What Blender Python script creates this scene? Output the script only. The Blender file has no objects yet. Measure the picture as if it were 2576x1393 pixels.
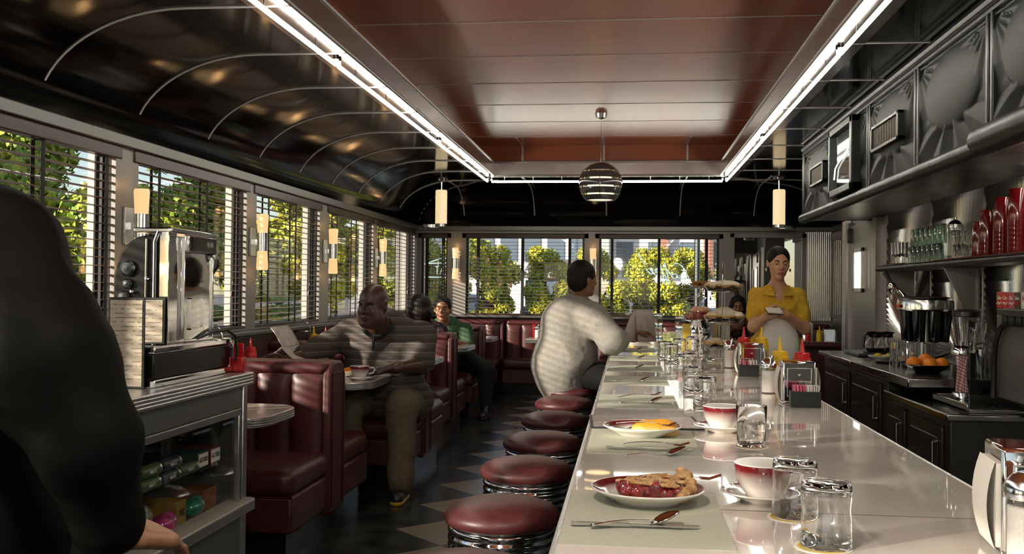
import bpy, math, random
import numpy as np
from mathutils import Matrix, Vector, Euler
R = random.Random(7)
pi = math.pi
SC = bpy.context.scene
COL = SC.collection
# ---------------------------------------------------------------- camera
cd = bpy.data.cameras.new('camera'); cam = bpy.data.objects.new('camera', cd); COL.objects.link(cam)
cd.sensor_width = 36; cd.lens = 36 * 2470.5 / 2576; cd.clip_start = .05; cd.clip_end = 600
cam.matrix_world = Matrix.Translation((0, 0, 1.38)) @ Matrix.Rotation(.11818, 4, 'Z') @ Matrix.Rotation(pi / 2 + .01198, 4, 'X') @ Matrix.Rotation(.010634, 4, 'Z')
SC.camera = cam
# ---------------------------------------------------------------- sky, sun, exposure
SC.view_settings.view_transform = 'Standard'; SC.view_settings.look = 'None'
SC.view_settings.exposure = 1.2; SC.view_settings.gamma = 1; SC.view_settings.use_curve_mapping = False
W = bpy.data.worlds.new('world'); SC.world = W; W.use_nodes = True
_n = W.node_tree.nodes; _sky = _n.new('ShaderNodeTexSky'); _sky.sky_type = 'NISHITA'; _sky.sun_disc = False
_sky.sun_elevation = math.radians(28); _sky.sun_rotation = math.radians(235); _sky.air_density = 1.1; _sky.dust_density = .6
W.node_tree.links.new(_sky.outputs[0], _n['Background'].inputs[0]); _n['Background'].inputs[1].default_value = .085
sl = bpy.data.lights.new('sun', 'SUN'); so = bpy.data.objects.new('sun', sl); COL.objects.link(so)
sl.energy = 6.0; sl.angle = math.radians(1.5); sl.color = (1, .9, .74)
so.rotation_euler = Vector((.80, .56, -.26)).to_track_quat('-Z', 'Y').to_euler()
SC.cycles.use_denoising = True; SC.cycles.max_bounces = 10; SC.cycles.diffuse_bounces = 3; SC.cycles.glossy_bounces = 5
SC.cycles.transmission_bounces = 9; SC.cycles.transparent_max_bounces = 16
SC.cycles.caustics_reflective = False; SC.cycles.caustics_refractive = False; SC.cycles.sample_clamp_indirect = 6

# ---------------------------------------------------------------- materials
def M(name, col, rough=.5, metal=0, coat=0, crough=.03, trans=0, ior=1.45, emit=None, es=0, var=0, vs=20, bump=0, bs=60, stretch=(1, 1, 1), spec=.5, vcol=None, rvar=0):
    m = bpy.data.materials.new(name); m.use_nodes = True
    nt = m.node_tree; p = nt.nodes['Principled BSDF']; I = p.inputs
    c = (*col, 1)
    I['Base Color'].default_value = c; I['Roughness'].default_value = rough; I['Metallic'].default_value = metal
    I['Coat Weight'].default_value = coat; I['Coat Roughness'].default_value = crough
    I['Transmission Weight'].default_value = trans; I['IOR'].default_value = ior; I['Specular IOR Level'].default_value = spec
    if emit: I['Emission Color'].default_value = (*emit, 1); I['Emission Strength'].default_value = es
    L = nt.links.new
    if var or bump or rvar:
        tc = nt.nodes.new('ShaderNodeTexCoord'); mp = nt.nodes.new('ShaderNodeMapping'); mp.inputs['Scale'].default_value = stretch
        L(tc.outputs['Object'], mp.inputs['Vector'])
    if var:
        nz = nt.nodes.new('ShaderNodeTexNoise'); nz.inputs['Scale'].default_value = vs; nz.inputs['Detail'].default_value = 4
        L(mp.outputs[0], nz.inputs['Vector'])
        cr = nt.nodes.new('ShaderNodeValToRGB'); e = cr.color_ramp.elements
        e[0].position = .35; e[1].position = .65
        v2 = vcol or tuple(min(1, x * (1 + var)) for x in col); v1 = tuple(max(0, x * (1 - var)) for x in col) if not vcol else col
        e[0].color = (*v1, 1); e[1].color = (*v2, 1)
        L(nz.outputs['Fac'], cr.inputs[0]); L(cr.outputs[0], I['Base Color'])
    if rvar:
        n3 = nt.nodes.new('ShaderNodeTexNoise'); n3.inputs['Scale'].default_value = 9; L(mp.outputs[0], n3.inputs['Vector'])
        mr = nt.nodes.new('ShaderNodeMapRange'); mr.inputs[3].default_value = max(.02, rough - rvar); mr.inputs[4].default_value = rough + rvar
        L(n3.outputs['Fac'], mr.inputs[0]); L(mr.outputs[0], I['Roughness'])
    if bump:
        n2 = nt.nodes.new('ShaderNodeTexNoise'); n2.inputs['Scale'].default_value = bs; n2.inputs['Detail'].default_value = 3
        L(mp.outputs[0], n2.inputs['Vector'])
        bp = nt.nodes.new('ShaderNodeBump'); bp.inputs['Strength'].default_value = bump; bp.inputs['Distance'].default_value = .01
        L(n2.outputs['Fac'], bp.inputs['Height']); L(bp.outputs[0], I['Normal'])
    return m

class NT:
    """small node-writing helper"""
    def __init__(s, name, **kw):
        s.m = M(name, (.5, .5, .5), **kw); s.nt = s.m.node_tree; s.p = s.nt.nodes['Principled BSDF']
        tc = s.nt.nodes.new('ShaderNodeTexCoord'); sp = s.nt.nodes.new('ShaderNodeSeparateXYZ')
        s.nt.links.new(tc.outputs['Object'], sp.inputs[0]); s.co = tc.outputs['Object']; s.x, s.y, s.z = sp.outputs
    def put(s, inp, v):
        if hasattr(v, 'is_linked'): s.nt.links.new(v, inp)
        else: inp.default_value = v
    def f(s, op, a, b=0, c=0):
        n = s.nt.nodes.new('ShaderNodeMath'); n.operation = op
        for i, v in enumerate((a, b, c)): s.put(n.inputs[i], v)
        return n.outputs[0]
    def mix(s, fac, a, b):
        n = s.nt.nodes.new('ShaderNodeMix'); n.data_type = 'RGBA'
        s.put(n.inputs[0], fac); s.put(n.inputs[6], a if hasattr(a, 'is_linked') else (*a, 1)); s.put(n.inputs[7], b if hasattr(b, 'is_linked') else (*b, 1))
        return n.outputs[2]
    def noise(s, scale, detail=4, vec=None):
        n = s.nt.nodes.new('ShaderNodeTexNoise'); n.inputs['Scale'].default_value = scale; n.inputs['Detail'].default_value = detail
        s.nt.links.new(vec or s.co, n.inputs['Vector']); return n.outputs['Fac']
    def ramp(s, fac, lo, hi):
        n = s.nt.nodes.new('ShaderNodeMapRange'); s.put(n.inputs[0], fac); n.inputs[1].default_value = lo; n.inputs[2].default_value = hi; return n.outputs[0]
    def col(s, v): s.nt.links.new(v, s.p.inputs['Base Color']); return s.m
    def bump(s, h, strength=.3, dist=.01):
        b = s.nt.nodes.new('ShaderNodeBump'); b.inputs['Strength'].default_value = strength; b.inputs['Distance'].default_value = dist
        s.nt.links.new(h, b.inputs['Height']); s.nt.links.new(b.outputs[0], s.p.inputs['Normal'])

def thin_glass(name, tint=(1, 1, 1), refl=.12):
    m = bpy.data.materials.new(name); m.use_nodes = True; nt = m.node_tree; nt.nodes.remove(nt.nodes['Principled BSDF'])
    o = nt.nodes['Material Output']; t = nt.nodes.new('ShaderNodeBsdfTransparent'); t.inputs[0].default_value = (*tint, 1)
    g = nt.nodes.new('ShaderNodeBsdfGlossy'); g.inputs['Roughness'].default_value = .02
    lw = nt.nodes.new('ShaderNodeLayerWeight'); lw.inputs[0].default_value = .5
    pw = nt.nodes.new('ShaderNodeMath'); pw.operation = 'POWER'; pw.inputs[1].default_value = 4; nt.links.new(lw.outputs['Facing'], pw.inputs[0])
    ma = nt.nodes.new('ShaderNodeMath'); ma.operation = 'MULTIPLY_ADD'; ma.inputs[1].default_value = .5; ma.inputs[2].default_value = refl * .3; nt.links.new(pw.outputs[0], ma.inputs[0])
    mx = nt.nodes.new('ShaderNodeMixShader'); L = nt.links.new
    L(ma.outputs[0], mx.inputs[0]); L(t.outputs[0], mx.inputs[1]); L(g.outputs[0], mx.inputs[2]); L(mx.outputs[0], o.inputs[0])
    return m

m_maroon = M('maroon_vinyl', (.062, .0135, .0145), .42, bump=.07, bs=260, var=.15, vs=30)
m_maroon_d = M('maroon_piping', (.06, .006, .008), .35)
m_chrome = M('chrome', (.82, .83, .85), .06, 1)
m_chrome2 = M('polished_chrome', (.7, .71, .72), .16, 1)
m_steel = M('brushed_steel', (.52, .52, .51), .3, 1, bump=.08, bs=90, stretch=(1, 1, .06), rvar=.08)
m_steel_d = M('dark_steel', (.05, .054, .054), .36, 1, bump=.1, bs=60, rvar=.1)
m_steel_w = M('wall_steel', (.38, .365, .35), .36, .9, bump=.06, bs=120, stretch=(1, 1, .05))
m_pill = M('pillar_enamel', (.23, .214, .202), .4, .2)
m_extwhite = M('white_enamel', (.42, .405, .36), .5)
m_brown = M('dark_brown_wood', (.035, .014, .009), .35, var=.4, vs=12, stretch=(1, .2, 4))
m_black = M('black_enamel', (.006, .006, .006), .22)
m_blackp = M('black_plastic', (.008, .009, .009), .4)
m_blackg = M('black_gloss', (.004, .004, .004), .08, coat=.6)
m_arch = M('black_ceiling_laminate', (.0025, .0023, .0021), .10, spec=.19, bump=.03, bs=4, rvar=.04)
m_rib = M('silver_trim', (.50, .48, .46), .4, .45)
m_fascia = M('fascia_metal', (.5, .45, .44), .22, 1, rvar=.06)
m_cornice = M('cornice_metal', (.15, .147, .14), .42, .8)
m_white = M('white_ceramic', (.8, .77, .72), .15, coat=.5)
m_paper = M('paper', (.75, .71, .63), .8)
m_glass = M('clear_glass', (1, 1, 1), .01, trans=1, ior=1.45)
m_glassg = M('green_glass', (.72, .86, .8), .02, trans=1, ior=1.45)
m_water = M('water', (1, 1, 1), 0, trans=1, ior=1.33)
m_pane = thin_glass('window_glass')
m_acrylic = thin_glass('display_glass')
m_red = M('red_plastic', (.50, .012, .018), .3)
m_yel = M('yellow_plastic', (.75, .47, .02), .38)
m_dark_liq = M('coffee', (.01, .004, .002), .1)
m_tube = M('neon_glass', (.9, .9, .85), .2, emit=(1, .94, .80), es=13)
m_lampw = M('frosted_lamp', (.22, .19, .15), .4, emit=(1, .62, .27), es=.42)
m_lampc = M('frosted_lamp_cool', (.25, .22, .18), .4, emit=(1, .76, .42), es=.38)
m_neonoff_glow = M('sign_tube', (.75, .9, .86), .15, emit=(.75, 1, .93), es=.35)  # tubes of switched-off signs, faint glow put into the material
m_gold = M('gold_ring', (.62, .42, .05), .45)
m_label = M('white_label', (.72, .68, .6), .5)
m_ink = M('ink', (.02, .02, .02), .6)

# ---------------------------------------------------------------- mesh helpers
class MB:
    def __init__(s): s.v = []; s.f = []; s.mi = []
    def add(s, vs, fs, mi=0, mx=None):
        o = len(s.v)
        if mx is not None: vs = [mx @ Vector(q) for q in vs]
        s.v += [tuple(q) for q in vs]; s.f += [tuple(i + o for i in q) for q in fs]; s.mi += [mi] * len(fs); return s
    def box(s, x0, x1, y0, y1, z0, z1, mi=0, mx=None):
        v = [(x0, y0, z0), (x1, y0, z0), (x1, y1, z0), (x0, y1, z0), (x0, y0, z1), (x1, y0, z1), (x1, y1, z1), (x0, y1, z1)]
        return s.add(v, [(0, 3, 2, 1), (4, 5, 6, 7), (0, 1, 5, 4), (1, 2, 6, 5), (2, 3, 7, 6), (3, 0, 4, 7)], mi, mx)
    def lathe(s, prof, n=24, c=(0, 0, 0), mi=0, mx=None, flute=None):
        v = []; f = []
        for r, z in prof:
            for k in range(n):
                a = 2 * pi * k / n; rr = r * (1 + flute(a, z)) if flute else r
                v.append((c[0] + rr * math.cos(a), c[1] + rr * math.sin(a), c[2] + z))
        for i in range(len(prof) - 1):
            for k in range(n):
                k2 = (k + 1) % n; f.append((i * n + k, i * n + k2, (i + 1) * n + k2, (i + 1) * n + k))
        if prof[0] == prof[-1]: return s.add(v, f, mi, mx)
        if prof[0][0] > 1e-6: f.append(tuple(range(n - 1, -1, -1)))
        if prof[-1][0] > 1e-6: f.append(tuple((len(prof) - 1) * n + k for k in range(n)))
        return s.add(v, f, mi, mx)
    def tube(s, pts, r, n=8, mi=0, closed=False, rs=None, mx=None):
        P = [Vector(p) for p in pts]; m = len(P); v = []; f = []; up = None
        for i, p in enumerate(P):
            a = P[(i - 1) % m] if (closed or i) else p; b = P[(i + 1) % m] if (closed or i < m - 1) else p
            t = (b - a).normalized() if (b - a).length > 1e-9 else Vector((0, 0, 1))
            if up is None: up = t.orthogonal().normalized()
            up = (up - t * up.dot(t)); up = up.normalized() if up.length > 1e-6 else t.orthogonal().normalized()
            w = t.cross(up); rr = rs[i] if rs else r
            for k in range(n):
                q = 2 * pi * k / n; v.append(p + up * (rr * math.cos(q)) + w * (rr * math.sin(q)))
        for i in range(m if closed else m - 1):
            j = (i + 1) % m
            for k in range(n): k2 = (k + 1) % n; f.append((i * n + k, i * n + k2, j * n + k2, j * n + k))
        if not closed: f += [tuple(range(n - 1, -1, -1)), tuple((m - 1) * n + k for k in range(n))]
        return s.add(v, f, mi, mx)
    def prism(s, poly, z0, z1, mi=0, mx=None):
        n = len(poly); v = [(x, y, z0) for x, y in poly] + [(x, y, z1) for x, y in poly]
        f = [tuple(range(n - 1, -1, -1)), tuple(range(n, 2 * n))] + [(i, (i + 1) % n, n + (i + 1) % n, n + i) for i in range(n)]
        return s.add(v, f, mi, mx)
    def sphere(s, c, r, nu=16, nv=10, mi=0, mx=None):
        if not hasattr(r, '__len__'): r = (r, r, r)
        pr = [(math.sin(pi * i / nv), -math.cos(pi * i / nv)) for i in range(nv + 1)]
        m2 = Matrix.Translation(c) @ Matrix.Diagonal((*r, 1))
        return s.lathe(pr, nu, mi=mi, mx=(mx @ m2) if mx is not None else m2)
    def grid(s, nx, ny, fn, mi=0, skip=None):
        v = [fn(i / nx, j / ny) for j in range(ny + 1) for i in range(nx + 1)]; w = nx + 1
        return s.add(v, [(j * w + i, j * w + i + 1, (j + 1) * w + i + 1, (j + 1) * w + i) for j in range(ny) for i in range(nx) if not (skip and skip(i, j))], mi)

def obj(name, mb, mat, parent=None, bevel=0, ang=.6, loc=None, flat=False, rot=None):
    me = bpy.data.meshes.new(name); me.from_pydata(mb.v, [], mb.f); me.update()
    for m in (mat if isinstance(mat, (list, tuple)) else [mat]): me.materials.append(m)
    me.polygons.foreach_set('material_index', mb.mi)
    if not flat:
        me.polygons.foreach_set('use_smooth', [True] * len(me.polygons)); me.set_sharp_from_angle(angle=ang)
    o = bpy.data.objects.new(name, me); COL.objects.link(o)
    if parent: o.parent = parent
    if loc: o.location = loc
    if rot: o.rotation_euler = rot
    if bevel:
        b = o.modifiers.new('b', 'BEVEL'); b.width = bevel; b.segments = 2; b.limit_method = 'ANGLE'; b.angle_limit = .6
    return o
def tag(o, label, cat, group=None, kind=None):
    o['label'] = label; o['category'] = cat
    if group: o['group'] = group
    if kind: o['kind'] = kind
    return o
def thing(name, label, cat, loc=(0, 0, 0), rz=0, group=None):
    o = bpy.data.objects.new(name, None); COL.objects.link(o); o.location = loc; o.rotation_euler = (0, 0, rz); o.empty_display_size = .05
    return tag(o, label, cat, group)
def S(name, mb, mat, bevel=0, ang=.6, flat=False, parent=None):
    o = obj(name, mb, mat, parent, bevel, ang, flat=flat)
    if not parent: o['kind'] = 'structure'
    return o
def dup(o, label, loc=None, rz=None, group=None, scale=None):
    def cp(a, par):
        c = a.copy(); COL.objects.link(c)
        if par: c.parent = par
        for ch in list(KIDS.get(a.name, [])): cp(ch, c)
        return c
    KIDS = {}
    for q in COL.objects:
        if q.parent: KIDS.setdefault(q.parent.name, []).append(q)
    c = cp(o, None)
    if loc: c.location = loc
    if rz is not None: c.rotation_euler = (0, 0, rz)
    if scale: c.scale = (scale,) * 3
    c['label'] = label
    if group: c['group'] = group
    return c
def text(s, size, mat, parent, loc, rot, name='lettering', align='CENTER', ext=.0006, sx=1):
    cu = bpy.data.curves.new(name, 'FONT'); cu.body = s; cu.size = size; cu.align_x = align; cu.align_y = 'CENTER'; cu.extrude = ext
    o = bpy.data.objects.new('t', cu); COL.objects.link(o); me = bpy.data.meshes.new_from_object(o.evaluated_get(bpy.context.evaluated_depsgraph_get())); bpy.data.objects.remove(o)
    me.materials.clear(); me.materials.append(mat); o = bpy.data.objects.new(name, me); COL.objects.link(o); o.parent = parent; o.location = loc; o.rotation_euler = rot; o.scale = (sx, 1, 1)
    return o

# ---- solid blending: round cones, ellipsoids and boxes melted into one skin
def sdf(prims, res=.008, k=.02):
    los = []; his = []
    for q in prims:
        t = q[0]; kk = q[-1].get('k', k) if isinstance(q[-1], dict) else k
        if t in 'cC': a, b = np.array(q[1], float), np.array(q[2], float); r = max(q[3], q[4]); lo = np.minimum(a, b) - r; hi = np.maximum(a, b) + r
        else: c = np.array(q[1], float); r = max(q[2]) * (1.75 if t in 'bB' else 1.05); lo = c - r; hi = c + r
        los.append(lo - kk - 2 * res); his.append(hi + kk + 2 * res)
    add = [i for i, q in enumerate(prims) if q[0].islower()]
    g0 = np.min([los[i] for i in add], 0); g1 = np.max([his[i] for i in add], 0)
    N = np.ceil((g1 - g0) / res).astype(int) + 2
    D = np.full(N, 9., np.float32)
    for q, lo, hi in zip(prims, los, his):
        o = q[-1] if isinstance(q[-1], dict) else {}
        kk = o.get('k', k); i0 = np.clip(((lo - g0) / res).astype(int), 0, N); i1 = np.clip(((hi - g0) / res).astype(int) + 2, 0, N)
        if (i1 <= i0).any(): continue
        X, Y, Z = np.meshgrid(*[(np.arange(a, b) * res + g).astype(np.float32) for a, b, g in zip(i0, i1, g0)], indexing='ij')
        t = q[0].lower()
        if t == 'c':
            a, b = np.array(q[1], float), np.array(q[2], float); ba = b - a; L2 = max(ba @ ba, 1e-9)
            h = np.clip(((X - a[0]) * ba[0] + (Y - a[1]) * ba[1] + (Z - a[2]) * ba[2]) / L2, 0, 1)
            d = np.sqrt((X - a[0] - h * ba[0]) ** 2 + (Y - a[1] - h * ba[1]) ** 2 + (Z - a[2] - h * ba[2]) ** 2) - (q[3] + (q[4] - q[3]) * h)
        else:
            P = np.stack([X - q[1][0], Y - q[1][1], Z - q[1][2]], -1)
            if 'm' in o: P = P @ np.array(o['m'], np.float32)
            rr = np.array(q[2], np.float32)
            if t == 'e':
                k0 = np.sqrt(((P / rr) ** 2).sum(-1)); k1 = np.sqrt(((P / rr ** 2) ** 2).sum(-1)) + 1e-9; d = k0 * (k0 - 1) / k1
            else:
                rd = o.get('r', .01); Q = np.abs(P) - (rr - rd); d = np.sqrt((np.maximum(Q, 0) ** 2).sum(-1)) + np.minimum(Q.max(-1), 0) - rd
        sl = tuple(slice(a, b) for a, b in zip(i0, i1)); A = D[sl]
        if q[0].islower():
            h = np.clip(.5 + .5 * (A - d) / kk, 0, 1); D[sl] = A + (d - A) * h - kk * h * (1 - h)
        else:
            h = np.clip(.5 - .5 * (A + d) / kk, 0, 1); D[sl] = A + (-d - A) * h + kk * h * (1 - h)
    s = D < 0; n = [x - 1 for x in N]
    cnt = sum(s[i:n[0] + i, j:n[1] + j, l:n[2] + l].astype(np.int8) for i in (0, 1) for j in (0, 1) for l in (0, 1))
    act = np.argwhere((cnt > 0) & (cnt < 8)); idx = np.full(n, -1, np.int32); idx[tuple(act.T)] = np.arange(len(act))
    acc = np.zeros((len(act), 3)); w = np.zeros(len(act))
    C = [(i, j, l) for i in (0, 1) for j in (0, 1) for l in (0, 1)]
    for a in C:
        for ax in range(3):
            if a[ax]: continue
            b = list(a); b[ax] = 1
            da = D[tuple((act + a).T)]; db = D[tuple((act + b).T)]; mk = (da < 0) != (db < 0)
            t = np.where(mk, da / np.where(mk, da - db, 1), 0)
            p = np.tile(np.array(a, float), (len(act), 1)); p[:, ax] += t
            acc[mk] += p[mk]; w += mk
    V = (act + acc / w[:, None]) * res + g0
    F = []
    for ax in range(3):
        u, v = (ax + 1) % 3, (ax + 2) % 3
        sh = [slice(None)] * 3; s2 = [slice(None)] * 3; sh[ax] = slice(0, -1); s2[ax] = slice(1, None)
        e = np.argwhere(s[tuple(sh)] != s[tuple(s2)])
        e = e[(e[:, u] > 0) & (e[:, v] > 0) & (e[:, u] < n[u]) & (e[:, v] < n[v]) & (e[:, ax] < n[ax])]
        du = np.zeros(3, int); du[u] = 1; dv = np.zeros(3, int); dv[v] = 1
        q = np.stack([idx[tuple((e - du - dv).T)], idx[tuple((e - dv).T)], idx[tuple(e.T)], idx[tuple((e - du).T)]], 1)
        fl = ~s[tuple(e.T)]; q[fl] = q[fl][:, ::-1]; F.append(q)
    F = np.concatenate(F); m = MB(); m.v = V.tolist(); m.f = F.tolist(); m.mi = [0] * len(m.f)
    return m
# ================================================================ STRUCTURE
XL, XR, YF = -2.9, 2.66, 13.36
YB = -3.2
# floor
t = NT('checker_floor', rough=.22, spec=.5)
a = t.f('DIVIDE', t.f('ADD', t.f('ADD', t.x, .9875), t.f('SUBTRACT', t.y, 6.165)), .645); b = t.f('DIVIDE', t.f('SUBTRACT', t.f('SUBTRACT', t.y, 6.165), t.f('ADD', t.x, .9875)), .645)
par = t.f('ABSOLUTE', t.f('SUBTRACT', t.f('MODULO', t.f('ABSOLUTE', t.f('ADD', t.f('FLOOR', t.f('ADD', a, .5)), t.f('FLOOR', t.f('ADD', b, .5)))), 2), 1))
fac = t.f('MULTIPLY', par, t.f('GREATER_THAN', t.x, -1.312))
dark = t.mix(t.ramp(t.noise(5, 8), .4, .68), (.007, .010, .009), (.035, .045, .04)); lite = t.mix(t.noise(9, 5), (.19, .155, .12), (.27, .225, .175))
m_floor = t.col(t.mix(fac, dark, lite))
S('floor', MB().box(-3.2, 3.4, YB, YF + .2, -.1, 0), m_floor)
# left wall with openings
WY = [(-1.98, -.42), (-.2, 1.48), (1.72, 3.38), (3.62, 5.27), (5.53, 7.2), (7.4, 8.99), (9.28, 10.95), (11.14, 13.12)]
ZS, ZH = 1.055, 2.10
mb = MB().box(-3.07, XL, YB, YF + .3, 0, ZS).box(-3.07, XL, YB, YF + .3, ZH + .08, 2.8)
prev = YB
for y0, y1 in WY + [(YF + .0, 0)]:
    mb.box(-2.97, XL, prev, y0, ZS, ZH + .08, 0); mb.box(-3.07, -2.97, prev, y0, ZS, ZH + .08, 1); prev = y1
S('wall_left', mb, [m_pill, m_extwhite])
# lower part of the left wall seen between the booths
S('trim_1', MB().box(XL - .01, XL + .012, YB, YF, .0, .98), m_maroon_d)
S('trim_2', MB().box(XL - .02, XL + .13, YB, YF, 1.01, 1.045), m_cornice, .008)
# far wall
WX = [(-2.86, -2.49), (-2.23, -.60), (-.40, 1.20)]
mb = MB().box(-3.22, 3.2, YF, YF + .3, 0, 1.0).box(-3.22, 3.2, YF, YF + .3, ZH + .03, 2.8)
prev = -3.22
for x0, x1 in WX + [(3.2, 0)]:
    mb.box(prev, x0, YF, YF + .07, 1.0, ZH + .03, 0); mb.box(prev, x0, YF + .07, YF + .3, 1.0, ZH + .03, 1); prev = x1
S('wall_far', mb, [m_pill, m_extwhite])
S('trim_3', MB().box(XL, 1.9, YF - .12, YF + .02, .985, 1.02), m_cornice, .008)
S('trim_4', MB().box(XL, 2.3, YF - .012, YF + .01, .0, .985), m_maroon_d)
# cornice band running round the room
S('trim_5', MB().box(XL - .01, XL + .035, YB, YF, 2.172, 2.238).box(XL, XR, YF - .035, YF + .01, 2.172, 2.238).box(XR - .035, XR + .01, 10.4, YF, 2.172, 2.238), m_cornice, .006)
# right wall
mb = MB().box(2.2, 2.5, YB, 10.4, 0, 2.8).box(XR, 3.0, 10.4, YF + .3, 0, 2.8)
S('wall_right', mb, m_steel_w)
S('wall_back', MB().box(-3.2, 3, YB - .2, YB, 0, .9).box(-3.2, 3, YB - .2, YB, 2.2, 2.9).box(-3.2, -2.6, YB - .2, YB, .9, 2.2).box(1.5, 3, YB - .2, YB, .9, 2.2), m_pill)
# dark arched ceiling
FX0, FX1, FY = -1.62, 1.06, 11.66
ZC, ZL, ZT = 2.236, 2.725, 3.098
def archz(x, y):
    d = min(x - XL, YF - y)
    if y > 9.35: d = min(d, XR - x)
    u = min(max(d / .75, 0), 1)
    return ZC + (ZL - ZC) * math.sqrt(max(0, 1 - (1 - u) ** 2))
av = [.75 * (1 - math.cos(q * pi / 24)) for q in range(13)]
xs = [XL + q for q in av] + [-1.9, FX0] + [-.9, -.3, .3, FX1, 1.5, 1.7] + [XR - q for q in av[::-1]]
ys = [YB, 0, 3, 6, 9, 9.34, 9.36, 10.5, FY] + [12.2] + [YF - q for q in av[::-1]]
nx, ny = len(xs) - 1, len(ys) - 1
mb = MB().grid(nx, ny, lambda u, v: (xs[round(u * nx)], ys[round(v * ny)], archz(xs[round(u * nx)], ys[round(v * ny)])),
               skip=lambda i, j: FX0 - .01 < xs[i] and xs[i + 1] < FX1 + .01 and ys[j + 1] < FY + .01)
S('ceiling', mb, m_arch, ang=.5)
# raised tray: red laminate box behind a metal fascia
RX0, RX1, RY = -1.79, 1.225, 11.72
t = NT('red_ceiling_laminate', rough=.3, coat=.45, crough=.25, spec=.5)
sv = t.nt.nodes.new('ShaderNodeMapping'); sv.inputs['Scale'].default_value = (.4, 9, 9); t.nt.links.new(t.co, sv.inputs[0])
st = t.noise(6, 5, sv.outputs[0])
m_redc = t.col(t.mix(st, (.26, .055, .012), (.42, .10, .024)))
t.bump(st, .06, .004)
S('ceiling_tray', MB().box(RX0, RX1, YB, RY, ZT, ZT + .05), m_redc)['kind'] = 'structure'
S('wall_tray', MB().box(RX0 - .03, RX0, YB, RY + .03, 2.895, ZT).box(RX1, RX1 + .03, YB, RY + .03, 2.895, ZT).box(RX0, RX1, RY, RY + .03, 2.895, ZT), m_redc)
mb = MB()
for x0, x1, y0, y1 in ((RX0 - .03, FX0, YB, FY + .08), (FX1, RX1 + .03, YB, FY + .08), (FX0, FX1, FY, FY + .08)): mb.box(x0, x1, y0, y1, 2.72, 2.897)
S('trim_6', mb, m_fascia)
mb = MB()
for z, r in ((2.895, .013), (2.735, .012)):
    mb.tube([(FX0, YB, z), (FX0, FY, z)], r).tube([(FX1, YB, z), (FX1, FY, z)], r).tube([(FX0, FY, z), (FX1, FY, z)], r)
S('trim_7', mb, m_rib)
mb = MB()
for k in range(-9, 6):
    y = 6.257 + .945 * k
    mb.box(RX0, RX1, y - .006, y + .006, ZT - .003, ZT + .01); mb.box(RX0 - .01, RX0 + .003, y - .006, y + .006, 2.895, ZT); mb.box(RX1 - .003, RX1 + .01, y - .006, y + .006, 2.895, ZT)
for x in (-1.28, -.305, .675): mb.box(x - .012, x + .012, RY - .004, RY + .01, 2.895, ZT); mb.box(x - .008, x + .008, 10.982, RY, ZT - .003, ZT + .01)
S('trim_8', mb, m_rib)
# ribs of the dark ceiling
mb = MB()
for k in range(-7, 10):
    y = 4.52 + .945 * k
    if y > 12.9: break
    ye = y
    pts = []
    for x in [XL + .036 + q * 0.985 for q in av] + [-1.9, FX0]:
        if x - XL > YF - y and y > 12.6: break
        pts.append((x, y, archz(x, y) - .004))
    if len(pts) > 1: mb.tube(pts, .0065, 6)
    pr = [(XR - .03 - q * .96, y, archz(XR - .03 - q * .96, y) - .004) for q in av] if y > 9.4 else [(1.6, y, ZL - .004)]
    mb.tube(pr + [(FX1, y, ZL - .002)], .0038, 6)
for x in (-2.25, -1.28, -.305, .675, 1.645):
    mb.tube([(x, YF - .036 - q * .985, archz(x, YF - .036 - q * .985) - .004) for q in av] + [(x, FY + .05, ZL - .004)], .0085, 6)
for sx, x0, x1 in ((1, XL, FX0), (-1, XR, FX1)):
    mb.tube([(x0 + sx * (.04 + q * .98), YF - .04 - q * .98, archz(x0 + sx * (.04 + q * .98), YF - .04 - q * .98) - .004) for q in av] + [(x1, FY, ZL - .004)], .0085, 6)
S('trim_9', mb, m_rib)
# soffit over the back bar
XS = 1.62
mb = MB().box(XS, 2.25, YB, 9.37, 2.04, 2.724)
S('trim_10', mb, m_steel_d)
mb = MB().tube([(XS - .015, YB, 2.055), (XS - .015, 9.37, 2.055)], .045, 14).tube([(XS - .03, YB, 2.07), (XS - .03, 4.67, 2.07)], .07, 14)
for z, r in ((2.70, .03), (2.655, .02), (2.62, .012)): mb.tube([(XS - .01, YB, z), (XS - .01, 9.37, z)], r, 10)
S('trim_11', mb, m_steel_d)
m_tin = M('pressed_tin', (.012, .0155, .0155), .55, .4, bump=.05, bs=80)
m_soot = M('vent_grille', (.10, .075, .045), .5, .6)
posts = [-1.7, -.6, .5, 1.6, 2.65, 3.62, 4.60, 5.72, 6.83, 8.02, 9.30]
pm = MB()
for y in posts: pm.box(XS - .03, XS + .01, y - .045, y - .012, 2.09, 2.64).box(XS - .03, XS + .01, y + .012, y + .045, 2.09, 2.64)
S('trim_12', pm, m_steel_d, .006)
def fan(u, v):           # relief of a pressed-tin panel: fans in the upper corners, dished medallion, rays below
    d = 0
    for cx in (0, 1):
        a = math.atan2(.98 - v, abs(u - cx) + 1e-6); r = math.hypot(u - cx, .98 - v)
        if r < .62: d = max(d, (.35 + .65 * abs(math.sin(a * 9))) * .017 * min(1, (.62 - r) * 5) * min(1, r * 8))
    r = math.hypot((u - .5) / .42, (v - .62) / .40)
    if r < 1: d = max(d, .024 * math.sqrt(max(0, 1 - r * r)) + .004)
    if v < .42:
        a = math.atan2(.45 - v, u - .5); d = max(d, .018 * abs(((a * 5 / pi) % 1) - .5) * 2 * min(1, (.45 - v) * 5))
    return d
for i in range(len(posts) - 1):
    y0, y1 = posts[i] + .045, posts[i + 1] - .045
    if y0 < 2.5: continue
    S('trim_%d' % (13 + i), MB().grid(120, 64, lambda u, v: (XS - .004 - fan(u, v) * 1.3, y1 + (y0 - y1) * u, 2.1 + .52 * v)), m_tin, ang=1.2)
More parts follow.
